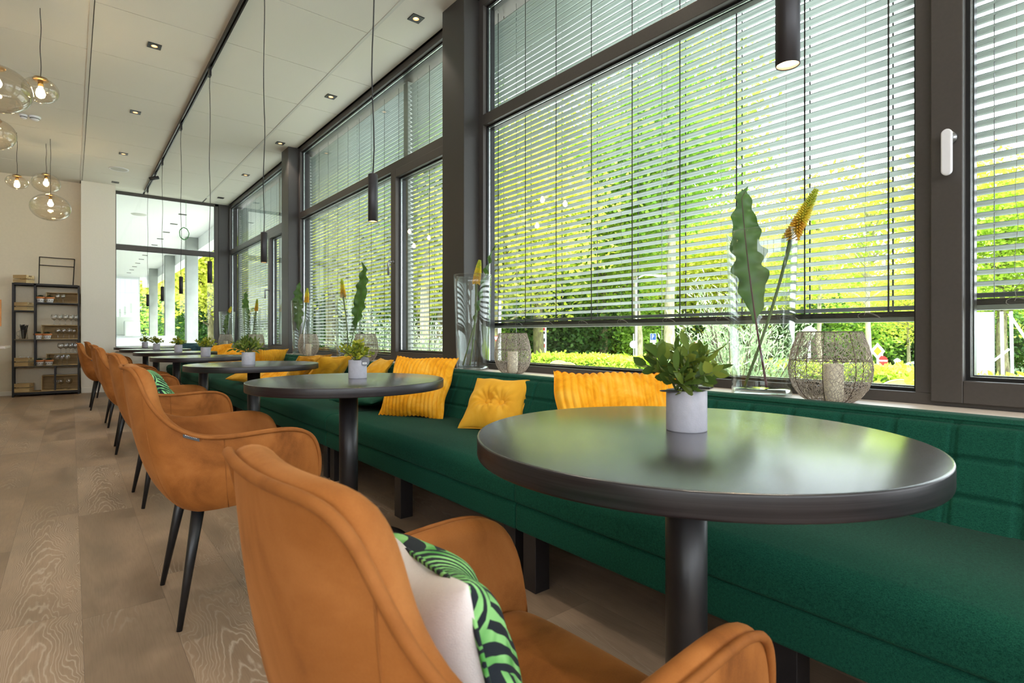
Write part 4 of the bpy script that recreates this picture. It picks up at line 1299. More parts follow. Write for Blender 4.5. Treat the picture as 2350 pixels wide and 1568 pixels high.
M['ghost'] = plain('pale_print', srgb(226, 231, 236), .7, var=.01); tm_.materials.append(M['ghost'])
to.rotation_euler = (PI/2, 0, PI/2); to.location = (-.004, .22, 1.58)     # reads mirrored from the room, as in the photo

# ------------------------------------------------------------------ canopy wing outside the end window
cn = MB().box(-12, 2.75, YE+.12, 30, 3.45, 3.6)
tag(cn.build('canopy', M['soffit']), 'white canopy soffit outside the end window', kind='structure')
cn = MB().box(2.53, 2.85, YE+.12, 30, 3.14, 3.75); tag(cn.build('canopy_fascia', M['soffit']), 'white canopy edge beam', kind='structure')
for y0 in (15.9, 19.95, 24.3):
    tag(MB().box(2.27, 2.53, y0, y0+.28, 0, 3.45).build('canopy_column', M['concrete'], bevel=.008), 'grey concrete canopy column', kind='structure')
cw = MB().box(-12, 2.3, 28.4, 28.7, 0, 3.45)
for z in (.95, 1.9, 2.75): cw.box(-12, 2.3, 28.385, 28.4, z, z+.012, 1)
tag(cw.build('cladding_wall', [M['panel'], M['galv']]), 'white panelled wall at the far end of the canopy', kind='structure')
cw = MB().box(-12, -.55, YE+.3, 28.4, 0, 3.45); tag(cw.build('canopy_side_wall', M['panel']), 'white side wall under the canopy', kind='structure')
cw = MB().box(-.55, 2.27, 17.6, 17.8, 0, .90).box(-.55, 2.27, 17.55, 17.85, .90, .93, 1); tag(cw.build('parapet', [M['panel'], M['galv']]), 'low white terrace wall with grey capping', kind='structure')
t = thing('panel_stack', 'grey panel leaning in the far corner under the canopy', 'board', (.0, 27.9, 0))
MB().box(0, .14, 0, .1, 0, 2.05).build('board', M['galv'], t, bevel=.01); 
t = thing('cabinet', 'white round-cornered cabinet far under the canopy', 'cabinet', (2.0, 27.6, 0))
MB().box(-.3, .25, 0, .4, 0, 1.55).build('body', M['panel'], t, bevel=.06)
for k, y in enumerate((13.0, 14.24, 15.49, 16.66, 17.9, 19.15, 20.4, 21.55, 22.8, 24.05, 25.25, 26.55)):
    t = thing('soffit_light', 'small dark slot light in the white canopy soffit', 'ceiling light', (1.785, y, 3.45), group='slot lights of the canopy')
    MB().box(-.07, .07, -.035, .035, -.012, 0).build('housing', M['blk'], t)
t = thing('soffit_speaker', 'round white speaker in the canopy soffit', 'speaker', (1.08, 13.57, 3.45))
MB().lathe([(0, -.012), (.12, -.012), (.14, 0)], 28).build('grille', M['grille'], t)

# ------------------------------------------------------------------ ceiling fittings
def downlight(x, y, lb):
    on = y < 10.5
    t = thing('recessed_downlight', lb, 'ceiling light', (x, y, ZC), group='square black downlights')
    m = MB(); a = .05
    # square plate with a round opening
    n = 32
    sq = []
    for k in range(n):
        an = 2*PI*k/n; c, s = math.cos(an), math.sin(an); q = a/max(abs(c), abs(s)); sq.append((c*q, s*q, -.006))
    ci = [(.024*math.cos(2*PI*k/n), .024*math.sin(2*PI*k/n), -.006) for k in range(n)]
    up = [(x_, y_, 0) for x_, y_, _ in sq]
    m.add(sq+ci, [(k, k+n, (k+1) % n+n, (k+1) % n) for k in range(n)])
    m.add(sq+up, [(k, (k+1) % n, (k+1) % n+n, k+n) for k in range(n)])
    bz = m.build('bezel', M['blk'], t)
    MB().lathe([(.024, -.006), (.021, -.003), (.016, -.001)], 24).build('reflector', M['lens_dim'] if on else M['blk'], bz)
    MB().disc(.0165, -.0015, 24, up=False).build('lamp_lens', M['lens_b'] if on else M['lens_off'], bz)
    if not on: return
    ld = bpy.data.lights.new('downlight_beam', 'SPOT'); ld.energy = DL; ld.color = (1, .87, .72); ld.spot_size = R(84); ld.spot_blend = .45; ld.shadow_soft_size = .025
    lo = bpy.data.objects.new('downlight_beam', ld); C.objects.link(lo); lo.parent = t; lo.location = (0, 0, -.02)
DL = 32
M['lens_b'] = emis('amber_lens', (1.0, .62, .28), 2.6)
M['lens_off'] = plain('lens_off', srgb(60, 56, 52), .4)
nm = ['beyond the top edge', 'nearest', 'second', 'third', 'fourth', 'fifth', 'farthest']
for k, y in enumerate((-1.57, .23, 2.03, 3.82, 5.64, 7.43, 9.25, 11.08)):
    downlight(2.125, y, 'square black downlight of the window-side row, number %s from the viewer' % ['one', 'two', 'three', 'four', 'five', 'six', 'seven', 'eight'][k])
for k, y in enumerate((-1.57, .23, 2.03, 3.82, 5.62, 7.43, 9.24, 11.05)):
    downlight(.56, y, 'square black downlight of the aisle row, number %s from the viewer' % ['one', 'two', 'three', 'four', 'five', 'six', 'seven', 'eight'][k])

# track
tk = thing('lighting_track', 'long black lighting track on the ceiling', 'lighting track', (1.0, 0, ZC))
MB().box(-.018, -.012, YB+.5, 11.33, -.036, 0).box(.012, .018, YB+.5, 11.33, -.036, 0).box(-.012, .012, YB+.5, 11.33, -.012, 0).build('rail', M['blk'], tk)
MB().box(-.0115, -.0095, YB+.5, 11.33, -.034, -.02).box(.0095, .0115, YB+.5, 11.33, -.034, -.02).build('conductor', M['steel'], tk)
t = thing('track_spotlight', 'small black spotlight on the far end of the track', 'spotlight', (1.0, 9.93, ZC-.036))
MB().box(-.012, .012, -.04, .04, -.02, 0).tube([(0,0,-.02), (0,0,-.05)], .006, 8).build('adapter', M['blk'], t)
MB().tube([(-.075, .0, -.095), (.045, .0, -.05)], .026, 20).build('lamp_head', M['blk'], t)

# tube pendants
def pendant(y, lb, k):
    t = thing('tube_pendant', lb, 'pendant light', (1.0, y, 0), group='black tube pendants on the track')
    rnd = random.Random(k)
    z0 = 1.637; zz = ZC-.036-.07
    pts = [(.004*math.sin(q*.9+k)*(0 if q in (0, 16) else 1), .004*math.cos(q*1.3+k)*(0 if q in (0, 16) else 1), z0+(zz-z0)*q/16) for q in range(17)]
    MB().tube(pts, .0028, 6).build('cord', M['cord'], t)
    MB().box(-.010, .010, -.03, .03, ZC-.036-.075, ZC-.036+.02).build('adapter', M['blk'], t, bevel=.002)
    r = .0205
    tb_ = MB().lathe([(0, 1.648), (.004, 1.648), (.004, 1.639), (r-.002, 1.637), (r, 1.635), (r, 1.4355), (r-.0015, 1.4345), (r-.002, 1.436), (r-.002, 1.447)], 40)
    tb_ = tb_.build('tube', M['blk_matt'], t)
    MB().lathe([(r-.0022, 1.4365), (r-.0022, 1.447)], 32).build('inner_ring', M['lens_dim'], tb_)
    MB().disc(r-.0023, 1.441, 32, up=False).build('lamp_lens', M['lens'], tb_)
    ld = bpy.data.lights.new('pendant_beam', 'SPOT'); ld.energy = 3.0; ld.color = (1, .74, .46); ld.spot_size = R(70); ld.spot_blend = .5; ld.shadow_soft_size = .018
    lo = bpy.data.objects.new('pendant_beam', ld); C.objects.link(lo); lo.parent = t; lo.location = (0, 0, 1.433)
for k, (y, lb) in enumerate(((.442, 'black tube pendant at the top edge, nearest the viewer'), (2.17, 'black tube pendant over the second table'),
        (3.858, 'black tube pendant over the third table'), (5.691, 'black tube pendant over the fourth table'), (7.399, 'black tube pendant over the fifth table'),
        (9.093, 'black tube pendant over the sixth table'), (10.991, 'farthest black tube pendant, lowest in the photo'))):
    pendant(y, lb, k)

# glass globe pendants
def globe(x, y, zb, w, h, lb, rx=12):
    t = thing('globe_pendant', lb, 'pendant light', (x, y, zb), group='clear glass globe pendants')
    # slightly flattened globe
    a, b = w/2, h/2
    prof = [(max(.028, a*math.sin(PI*k/28)**.93) if 0 < k < 28 else (.028 if k == 28 else 0.0005), b - b*math.cos(PI*k/28)) for k in range(0, 29)]
    prof = [(r_, z) for r_, z in prof if not (z > 2*b*.985 and r_ < .028)]
    MB().lathe(prof, 48).build('glass_globe', M['globe'], t)
    zt = 2*b
    cp_ = MB().lathe([(0, zt+.012), (.012, zt+.012), (.045, zt), (.05, zt-.012), (.046, zt-.018), (0, zt-.018)], 28).build('cap', M['brass'], t)
    MB().tube([(0,0,zt-.018), (0,0,zt-.065)], .017, 16).build('socket', M['brass'], cp_)
    zz = zt-.065
    MB().lathe([(.013, zz), (.016, zz-.02), (.028, zz-.045), (.030, zz-.058), (.024, zz-.078), (.010, zz-.088), (0, zz-.09)], 24).build('bulb', M['bulb'], t)
    L_ = ZC - zb
    pts = [(.003*math.sin(q*.8), 0, zt+.012+(L_-zt-.012)*q/14) for q in range(15)]
    MB().tube(pts, .0028, 6).build('cord', M['cord'], t)
    ld = bpy.data.lights.new('globe_light', 'POINT'); ld.energy = 7; ld.color = (1, .74, .44); ld.shadow_soft_size = .03
    lo = bpy.data.objects.new('globe_light', ld); C.objects.link(lo); lo.parent = t; lo.location = (0, 0, zz-.05)
globe(-.185, 5.531, 2.745, .225, .185, 'small clear globe pendant with visible long cord at top left')
globe(-.527, 9.125, 2.775, .225, .165, 'small clear globe pendant nearest the left edge, low by the end wall')
globe(-.259, 9.402, 2.825, .305, .245, 'medium clear globe pendant just above the largest far one')
globe(-.209, 9.137, 2.42, .42, .335, 'largest clear globe pendant over the shelf, lowest of the far three')
def gpos(px, py, z): 
    a = (px-1175)/FPX; b = (769-py)/FPX; tt = (z-.95)/b
    return (tt*(ST+a*CT), tt*(CT-a*ST))
gx, gy = gpos(-8, 200, 2.72); globe(gx, gy, 2.55, .40, .32, 'large clear globe pendant cut by the left edge at the top')
gx, gy = gpos(-14, 310, 2.55); globe(gx, gy, 2.44, .28, .24, 'medium clear globe pendant cut by the left edge below the large one')

# smoke detectors and ceiling speaker
for (x, y, r_, lb) in ((-.328, 8.321, .055, 'larger white smoke detector on the ceiling'), (-.425, 8.334, .04, 'smaller white detector on the ceiling beside the larger')):
    t = thing('smoke_detector', lb, 'smoke detector', (x, y, ZC), group='ceiling detectors')
    MB().lathe([(0, -.045), (r_*.55, -.043), (r_*.75, -.032), (r_*.8, -.018), (r_, -.012), (r_, 0)], 28).build('housing', M['white'], t)
    MB().lathe([(r_*.795, -.030), (r_*.82, -.022)], 28).build('vent_ring', M['gasket'], t)
t = thing('ceiling_speaker', 'round flush speaker in the ceiling near the pier', 'speaker', (.559, 10.136, ZC))
MB().lathe([(0, -.006), (.108, -.006)], 36).build('grille', M['grille'], t)
MB().lathe([(.108, -.006), (.122, -.010), (.126, 0)], 36).build('rim', M['white'], t)
# green wire ring hanging in the end window
t = thing('wire_wreath', 'green wire ring hanging on a cord in the end window', 'ornament', (1.62, YE-.05, 0))
wr_ = MB()
for q in range(3):
    wr_.tube([(.075*math.cos(a*.2617)*(1+.05*math.sin(a*1.3+q)), .01*math.sin(a+q*2), 2.83+.11*math.sin(a*.2617)*(1+.05*math.cos(a*1.7+q))) for a in range(25)], .006, 6)
wr_.build('ring', M['greenwire'], t)
MB().tube([(.03, 0, 2.95), (.03, 0, ZC-.03)], .003, 5).build('hanging_cord', M['greenwire'], t)

# ------------------------------------------------------------------ pot plants
def pot_plant(label, loc, kind, seed, group='grey cement pots on the tables', s=1.0, rz=0):
    t = thing('potted_plant', label, 'potted plant', loc, rz, group=group)
    r, h = .0415, .084
    pt_ = MB().lathe([(0, 0), (r-.001, 0), (r, .002), (r, h-.001), (r-.001, h), (r-.005, h), (r-.0055, h-.010), (0, h-.010)], 40).build('pot', M['pot'], t, weld=.00005)
    MB().disc(r-.005, h-.009, 24).build('soil', M['soil'], pt_)
    rs = np.random.default_rng(seed); rnd = random.Random(seed)
    m = MB(); ld = []
    st = MB()
    nst = 20 if kind == 'broad' else 26
    for k in range(nst):
        a = rnd.uniform(0, 6.28); el = rnd.uniform(.15, 1.45) if k > 4 else rnd.uniform(1.0, 1.5)
        L_ = rnd.uniform(.055, .10)*(1.0 if el < .9 else .95)
        e = Vector((math.cos(a)*math.cos(el)*L_*1.05, math.sin(a)*math.cos(el)*L_*1.05, math.sin(el)*L_*.9+.008))
        b0 = Vector((rnd.uniform(-.02,.02), rnd.uniform(-.02,.02), h-.01))
        e = e + Vector((0, 0, h)); mid = b0.lerp(e, .5)+Vector((0,0,.012))
        st.tube([b0, mid, e], [.0018, .0015, .001], 5)
        nl = 9 if kind == 'broad' else 12
        for q in range(nl):
            f = .35+.65*q/(nl-1); p = b0*(1-f)**2+mid*2*f*(1-f)+e*f*f
            ax = (e-b0).normalized(); an = q*2.4+k; o1 = ax.orthogonal().normalized(); o2 = ax.cross(o1)
            d = (ax*(.45+.5*f) + o1*math.cos(an)*.8 + o2*math.sin(an)*.8).normalized()
            ld.append((p, d, an))
    if kind == 'broad': LL, WW = .040, .018
    else: LL, WW = .019, .014
    for p, d, an in ld:
        sd = d.cross(Vector((rnd.uniform(-1,1), rnd.uniform(-1,1), rnd.uniform(-1,1)))).normalized(); nn = sd.cross(d)
        l = LL*rnd.uniform(.7, 1.25); w_ = WW*rnd.uniform(.75, 1.2)
        prof = [(0, .04), (.25, .72), (.55, 1.0), (.8, .72), (1.0, .03)]
        vs = []
        for (f, q) in prof:
            c = p + d*(l*f) - nn*(l*.18*f*f)
            vs += [c - sd*(w_*.5*q) + nn*w_*.14*q, c, c + sd*(w_*.5*q) + nn*w_*.14*q]
        fs = []
        for i in range(4):
            fs += [(i*3, i*3+1, i*3+4, i*3+3), (i*3+1, i*3+2, i*3+5, i*3+4)]
        m.add(vs, fs, 0, True)
    st.build('stems', M['greenstem'], t)
    m.build('foliage', M['leaf_pot'] if kind == 'broad' else M['leaf_potb'], t)
    return t
Z_T = .7501
pa = pot_plant('grey pot with broad leaved plant on the nearest table', (1.005, .652, Z_T), 'broad', 5)
rt_ = MB().lathe([(0, .0), (.021, .0), (.021, .0012), (0, .0012)], 28).build('round_tag', M['ink'], pa)
rt_.location = (-.041, .012, .083)
pb = pot_plant('grey pot with round leaved plant and a round tag on the second table', (1.03, 2.40, Z_T), 'round', 6)
tgp = MB().tube([(0,0,0), (-.0014,0,0)], .0215, 28, mi=0, smooth=False)
tgp.box(-.0020, -.0016, -.009, .009, -.012, -.004, 1).box(-.0019, -.0015, .015, .018, -.004, .002, 1)
for k in range(7): tgp.box(-.0024, -.0021, -.007+.002*k, -.0062+.002*k, -.011, -.005, 2)
M['taggrey'] = plain('grey_card', srgb(120, 122, 130), .6, var=.15, scale=120)
to_ = tgp.build('round_tag', [M['taggrey'], M['signwhite'], M['ink']], pb); to_.location = (.014, -.046, .078); to_.rotation_euler = (0, 0, R(66)); to_['label'] = 'round grey price tag'
pc = pot_plant('grey pot with broad leaved plant on the third table', (.925, 3.95, Z_T), 'broad', 7)
for (src, x, y, rz, lb) in ((pot_plant('grey pot with round leaved plant on the fourth table', (.985, 5.80, Z_T), 'round', 9), 0, 0, 0, None),
        (pc, .985, 7.49, 0, None)):
    pass
pd = [o for o in C.objects if o.get('label') == 'grey pot with round leaved plant on the fourth table'][0]
dup(pd, (.985, 7.49, Z_T), 1.3, 'grey pot plant on the fifth table')
dup(pd, (.900, 8.78, Z_T), 2.6, 'grey pot plant on the sixth table, close left neighbour of the farthest')
dup(pd, (.925, 10.58, Z_T), 3.9, 'farthest grey pot plant, beside the end window')

# ------------------------------------------------------------------ vases, leaves, torch lilies
def vase_proto(label, loc):
    t = thing('glass_vase', label, 'vase', loc, group='tall clear vases on the window sill')
    r0, r1, H_ = .115, .137, .675; th = .004
    prof = [(r0-.004, 0), (r0, .006)] + [(r0+(r1-r0)*k/12, .006+(H_-.006)*k/12) for k in range(1, 13)]
    prof += [(r1-th*.5, H_+.0015), (r1-th, H_)] + [(r1-th-(r1-r0)*(k/12)*.97, H_-(H_-.035)*k/12) for k in range(1, 13)]
    MB().lathe(prof, 64).build('glass_wall', M['vase'], t)
    MB().lathe([(0, .002), (r0-.006, .002), (r0-.003, .008), (r0-.006, .028), (r0*.6, .031), (0, .024)], 48).build('glass_base', M['vasebase'], t)
    MB().lathe([(r1-.002+.0016*math.cos(2*PI*k/8), H_+.0016*math.sin(2*PI*k/8)) for k in range(8)], 64, close=True).build('glass_rim', M['vasebase'], t)
    return t
SILL = .7005
V = vase_proto('tall clear vase nearest the viewer, with big leaf and flower spike', (2.225, 1.09, SILL))
vy = [3.17, 5.43, 6.93, 9.33, 11.08]; vx = [2.22, 2.23, 2.25, 2.225, 2.23]
vl = ['tall clear vase before the nearest dark column', 'tall clear vase behind the pot with the round tag', 'tall clear vase before the second dark column',
      'tall clear vase in the farthest window bay', 'farthest tall clear vase, in the corner by the end window']
for x, y, lb in zip(vx, vy, vl): dup(V, (x, y, SILL), 1.0, lb)


def wavy_leaf(label, base, tip, width, seed, bend=.03, curl=.02, name='long_leaf', facing=None):
    o = thing(name, label, 'leaf', base, group='wavy edged leaves in the vases')
    b = Vector((0,0,0)); e = Vector(tip)-Vector(base)
    rnd = random.Random(seed)
    up = e.normalized(); view = Vector(facing) if facing else Vector((-.63, -.77, 0))
    side = up.cross(view).normalized(); nn = side.cross(up).normalized()
    n = 90; m = MB(); mr = MB(); rows = []
    cen = []
    for k in range(n):
        f = k/(n-1)
        c = b.lerp(e, f) + side*bend*math.sin(PI*f)
        if f > .93: c = c + side*curl*(f-.93)/.07 - up*.01*(f-.93)/.07
        cen.append(c)
    s0 = .30
    for k in range(n):
        f = k/(n-1)
        if f < s0: continue
        g_ = (f-s0)/(1-s0)
        w_ = width*.5*min(1, (g_/.30)**.75)*(1-max(0, (g_-.45)/.55)**2.2*.93)
        row = []
        for q in (-1, -.8, -.45, 0, .45, .8, 1):
            wv = math.sin(g_*46+q*1.2+(0 if q < 0 else 1.9)+seed)*.016*abs(q)**2*(w_/(width*.5)+.15)
            wv2 = math.sin(g_*34+seed*1.3+(0 if q < 0 else 2.1))*.009*abs(q)**3
            row.append(cen[k] + side*(q*w_+wv2*math.copysign(1, q)) + nn*(wv + .012*abs(q)*(w_/(width*.5)) ))
        rows.append(row)
    m.grid(lambda i, j: rows[i][j], len(rows), 7)
    bd_ = m.build('blade', M['blade'], o)
    kk = [k for k in range(n) if k/(n-1) < .97]
    mr.tube([cen[k]-nn*.0006 for k in kk], [.0052*(1-.8*k/(n-1)) for k in kk], 8, 0)
    mr.build('midrib', M['purplestem'] if seed == 1 else M['greenstem'], bd_)
    return o
bl = N('wavy_leaf_green'); vv = bl.coord('Object'); f_ = bl.noise(vv, 14, 3)
bl.base(bl.ramp(f_, [(.3, srgb(32, 58, 34)), (.55, srgb(54, 86, 48)), (.8, srgb(84, 116, 62))])); bl.set(Roughness=.42)
tl_ = bl.n('ShaderNodeBsdfTranslucent'); tl_.inputs[0].default_value = srgb(110, 150, 60); mx_ = bl.n('ShaderNodeMixShader'); mx_.inputs[0].default_value = .25
bl.l(bl.b.outputs[0], mx_.inputs[1]); bl.l(tl_.outputs[0], mx_.inputs[2]); bl.l(mx_.outputs[0], bl.o.inputs['Surface'])
M['blade'] = bl.m
M['fl_a'] = plain('floret_amber', srgb(214, 164, 44), .6, var=.2, scale=60)
M['fl_b'] = plain('floret_yellow', srgb(224, 204, 56), .6, var=.15, scale=60)
M['fl_c'] = plain('floret_lime', srgb(186, 196, 62), .6, var=.15, scale=60)


def torch(label, base, neck, tip, seed, r0=.029):
    o = thing('torch_lily', label, 'flower', base, group='yellow torch lilies in the vases')
    b = Vector((0,0,0)); nk = Vector(neck)-Vector(base); tp = Vector(tip)-Vector(base)
    side = Vector((.77, -.63, 0))
    pts = [b.lerp(nk, k/12)+side*.012*math.sin(PI*k/12) for k in range(13)]
    MB().tube(pts, [.0058]*9+[.0062, .007, .0085, .010], 10).build('stem', M['greenstem'], o)
    ax = (tp-nk); L_ = ax.length; ax.normalize(); o1 = ax.orthogonal().normalized(); o2 = ax.cross(o1)
    m = MB(); N_ = 300; rnd = random.Random(seed)
    m.tube([nk, tp], [.010, .003], 8, 2)
    for k in range(N_):
        f = (k/N_)**.92; a = k*2.39996; p = nk+ax*(L_*f)
        r_ = r0*(1-f)**.62*(.9+.2*rnd.random()) + .003
        out = (o1*math.cos(a)+o2*math.sin(a))
        dr = (out*.85 + ax*(-.55+1.25*f)).normalized()
        q0 = p + out*.005; q1 = q0 + dr*r_
        w_ = .0042*(1-.55*f)
        mi = 0 if f < .36+rnd.uniform(-.08, .08) else (1 if f < .66+rnd.uniform(-.08, .08) else 2)
        m.tube([q0, q0.lerp(q1, .6), q1], [w_*.6, w_, w_*.55], 5, mi)
    m.build('flower_spike', [M['fl_a'], M['fl_b'], M['fl_c']], o)
    return o
# nearest vase
wavy_leaf('large wavy dark leaf with purple stem in the nearest vase', (2.20, 1.055, SILL+.034), (2.262, 1.20, 1.605), .135, 1, -.012, .03)
torch('yellow torch lily leaning right in the nearest vase', (2.18, 1.14, SILL+.034), (2.262, .985, 1.345), (2.275, .895, 1.525), 1)
# second vase
torch('yellow torch lily in the vase before the nearest dark column', (2.20, 3.175, SILL+.034), (2.215, 3.12, 1.32), (2.22, 3.085, 1.475), 2, .026)
wavy_leaf('thin drooping leaf in the vase before the nearest dark column', (2.19, 3.25, SILL+.034), (2.30, 3.02, 1.60), .050, 3, .02, .06, facing=(-.9, .3, 0))
# third vase (behind pot 2)
torch('yellow torch lily leaning left in the vase behind the tagged pot', (2.20, 5.36, SILL+.034), (2.25, 5.62, 1.36), (2.25, 5.66, 1.555), 3)
wavy_leaf('long wavy leaf leaning right in the vase behind the tagged pot', (2.24, 5.47, SILL+.034), (2.24, 5.03, 1.665), .115, 4, .02, -.03)
torch('yellow torch lily in the vase before the second dark column', (2.22, 6.96, SILL+.034), (2.23, 6.72, 1.36), (2.23, 6.69, 1.52), 4, .026)
wavy_leaf('upright wavy leaf in the vase before the second dark column', (2.24, 6.99, SILL+.034), (2.245, 7.08, 1.635), .125, 5, -.01, .03)
torch('yellow torch lily in the vase of the farthest bay', (2.20, 9.35, SILL+.034), (2.23, 9.05, 1.34), (2.22, 8.95, 1.50), 5, .026)
wavy_leaf('wavy leaf leaning left in the vase of the farthest bay', (2.22, 9.38, SILL+.034), (2.21, 9.62, 1.68), .115, 6, -.02, .02)
torch('yellow torch lily bending over the rim of the corner vase', (2.20, 11.10, SILL+.034), (2.25, 10.98, 1.38), (2.24, 10.80, 1.46), 6, .026)
wavy_leaf('small wavy leaf inside the corner vase', (2.20, 11.14, SILL+.034), (2.24, 10.95, 1.42), .085, 7, -.02, .02)


# ------------------------------------------------------------------ wire lanterns with candles
def lantern_proto(label, loc, sc):
    t = thing('wire_lantern', label, 'lantern', loc, group='wire basket lanterns on the window sill')
    t.scale = (sc, sc, 1)
    prof = [(.070, 0), (.095, .018), (.118, .050), (.131, .085), (.135, .120), (.130, .165), (.121, .205), (.110, .235), (.102, .262)]
    def rad(z):
        for (r0, z0), (r1, z1) in zip(prof, prof[1:]):
            if z <= z1: return r0+(r1-r0)*(z-z0)/(z1-z0)
        return prof[-1][0]
    f = MB()
    for k in range(8):
        a = 2*PI*k/8+.2; f.tube([(r*math.cos(a), r*math.sin(a), z) for r, z in prof], .0017, 5)
    for z in (.002, .155, .261):
        r = rad(z); f.tube([(r*math.cos(2*PI*k/40), r*math.sin(2*PI*k/40), z) for k in range(41)], .0017, 5)
    f.build('frame', M['wire_dark'], t)
    m = MB(); rnd = random.Random(3)
    for k in range(150):
        a = 2*PI*k/150+rnd.uniform(-.02, .02); w_ = rnd.uniform(0, 6.28); fr = rnd.uniform(120, 260)
        pts = []
        for q in range(34):
            z = .003+.256*q/33; r = rad(z)+rnd.uniform(-.002, .003)
            aa = a + .045*math.sin(z*fr+w_) + rnd.uniform(-.018, .018)
            pts.append((r*math.cos(aa), r*math.sin(aa), z))
        m.tube(pts, .00085, 3, cap=False)
    for k in range(26):
        z = .01+.245*k/25; pts = []
        for q in range(61):
            aa = 2*PI*q/60; z2 = min(.259, max(.002, z+.006*math.sin(aa*14+k*1.9)+rnd.uniform(-.003,.003))); r = rad(z2)
            pts.append((r*math.cos(aa), r*math.sin(aa), z2))
        m.tube(pts, .0008, 3, cap=False)
    m.build('wire_mesh', M['wire'], t)
    MB().disc(.07, .001, 24).build('base', M['wire_dark'], t)
    return t
ln = lantern_proto('wire lantern nearest the viewer, largest in the photo', (2.205, .822, SILL), 1.02)
ly = [2.72, 4.98, 6.56, 8.97, 11.0-.16]; lx = [2.22, 2.22, 2.20, 2.21, 2.16]
ll = ['wire lantern right of the vase by the nearest column', 'wire lantern right of the vase behind the tagged pot', 'wire lantern right of the vase by the second column',
      'wire lantern in the farthest window bay', 'farthest wire lantern, in the corner by the end window']
for x, y, lb in zip(lx, ly, ll): dup(ln, (x, y, SILL), 1.1, lb, scale=(.88, .88, 1))
cd_ = thing('pillar_candle', 'cream pillar candle inside the nearest wire lantern', 'candle', (2.21, .81, SILL+.002), group='pillar candles in the lanterns')
MB().lathe([(0, 0), (.033, 0), (.0335, .003), (.0335, .135), (.031, .14), (.02, .138), (0, .136)], 32).build('wax', M['wax'], cd_)
MB().tube([(0,0,.136), (0,.001,.148)], .001, 5).build('wick', M['ink'], cd_)
for x, y, lb in zip(lx, ly, ['by the nearest column', 'behind the tagged pot', 'by the second column', 'in the farthest bay', 'in the corner']):
    dup(cd_, (x, y, SILL+.002), 0, 'cream pillar candle inside the wire lantern %s' % lb)
t = thing('card_reader', 'small flat black box on the sill behind the nearest pot plant', 'box', (2.29, 1.40, SILL), R(20))
MB().box(-.045, .045, -.04, .04, 0, .010).build('lid', M['blk'], t, bevel=.002); MB().box(-.02, .02, -.025, .02, .0101, .013).build('button_plate', M['bead'], t)

# ------------------------------------------------------------------ shelf unit
SY0, SY1 = 11.17, 11.47
sh = thing('shelf_unit', 'black steel shelf unit against the beige end wall', 'shelf', (0, 0, 0))
m = MB(); b_ = .024
def post(x, z0, z1, y): m.box(x-b_/2, x+b_/2, y-b_/2, y+b_/2, z0, z1)
X0s, X1s, XD, X2s = -.69, .09, -.44, -.20
for y in (SY0, SY1):
    for x in (X0s, X1s): post(x, 0, 1.745, y)
    post(XD, .47, 1.745, y); post(X2s, .08, .46, y)
    m.box(X0s, X1s, y-b_/2, y+b_/2, 1.72, 1.745)
    for z in (.065, .465, .878): m.box(X0s, X1s, y-.010, y+.010, z-.012, z)
    m.box(X0s, XD, y-.010, y+.010, 1.31, 1.322); m.box(XD, X1s, y-.010, y+.010, 1.44, 1.452)
for x in (X0s, X1s): 
    for z in (.065, .465, .878, 1.735): m.box(x-.010, x+.010, SY0, SY1, z-.012, z)
m.box(X0s, X1s, SY0, SY1, .03, .055)
m.build('frame', M['shelfblk'], sh)
for k, (xa, xb, z) in enumerate(((X0s, X1s, .065), (X0s, X1s, .465), (X0s, X1s, .878), (X0s, XD, 1.322), (XD, X1s, 1.452), (X0s, X1s, 1.745))):
    MB().box(xa+.012, xb-.012, SY0, SY1, z, z+.006).build('shelf_board', M['shelfblk'] if k > 2 else M['crate_dark'], sh)
t = thing('metal_rack', 'black open metal frame leaning on the top of the shelf unit', 'rack', (0,0,0))
m = MB(); q = lambda x, z: (x, 11.36+(z-1.752)*.10, z)
xa, xb, zt = -.40, .02, 2.19
for a_, b2 in ((q(xa, 1.757), q(xa+.006, zt)), (q(xb, 1.757), q(xb+.02, zt)), (q(xa, zt-.0), q(xb+.02, zt-.0)), (q(xa, 2.06), q(xb+.012, 2.06)), (q(xa, 1.757), q(xb, 1.757))):
    m.tube([a_, b2], .0075, 6)
m.build('frame', M['shelfblk'], t)


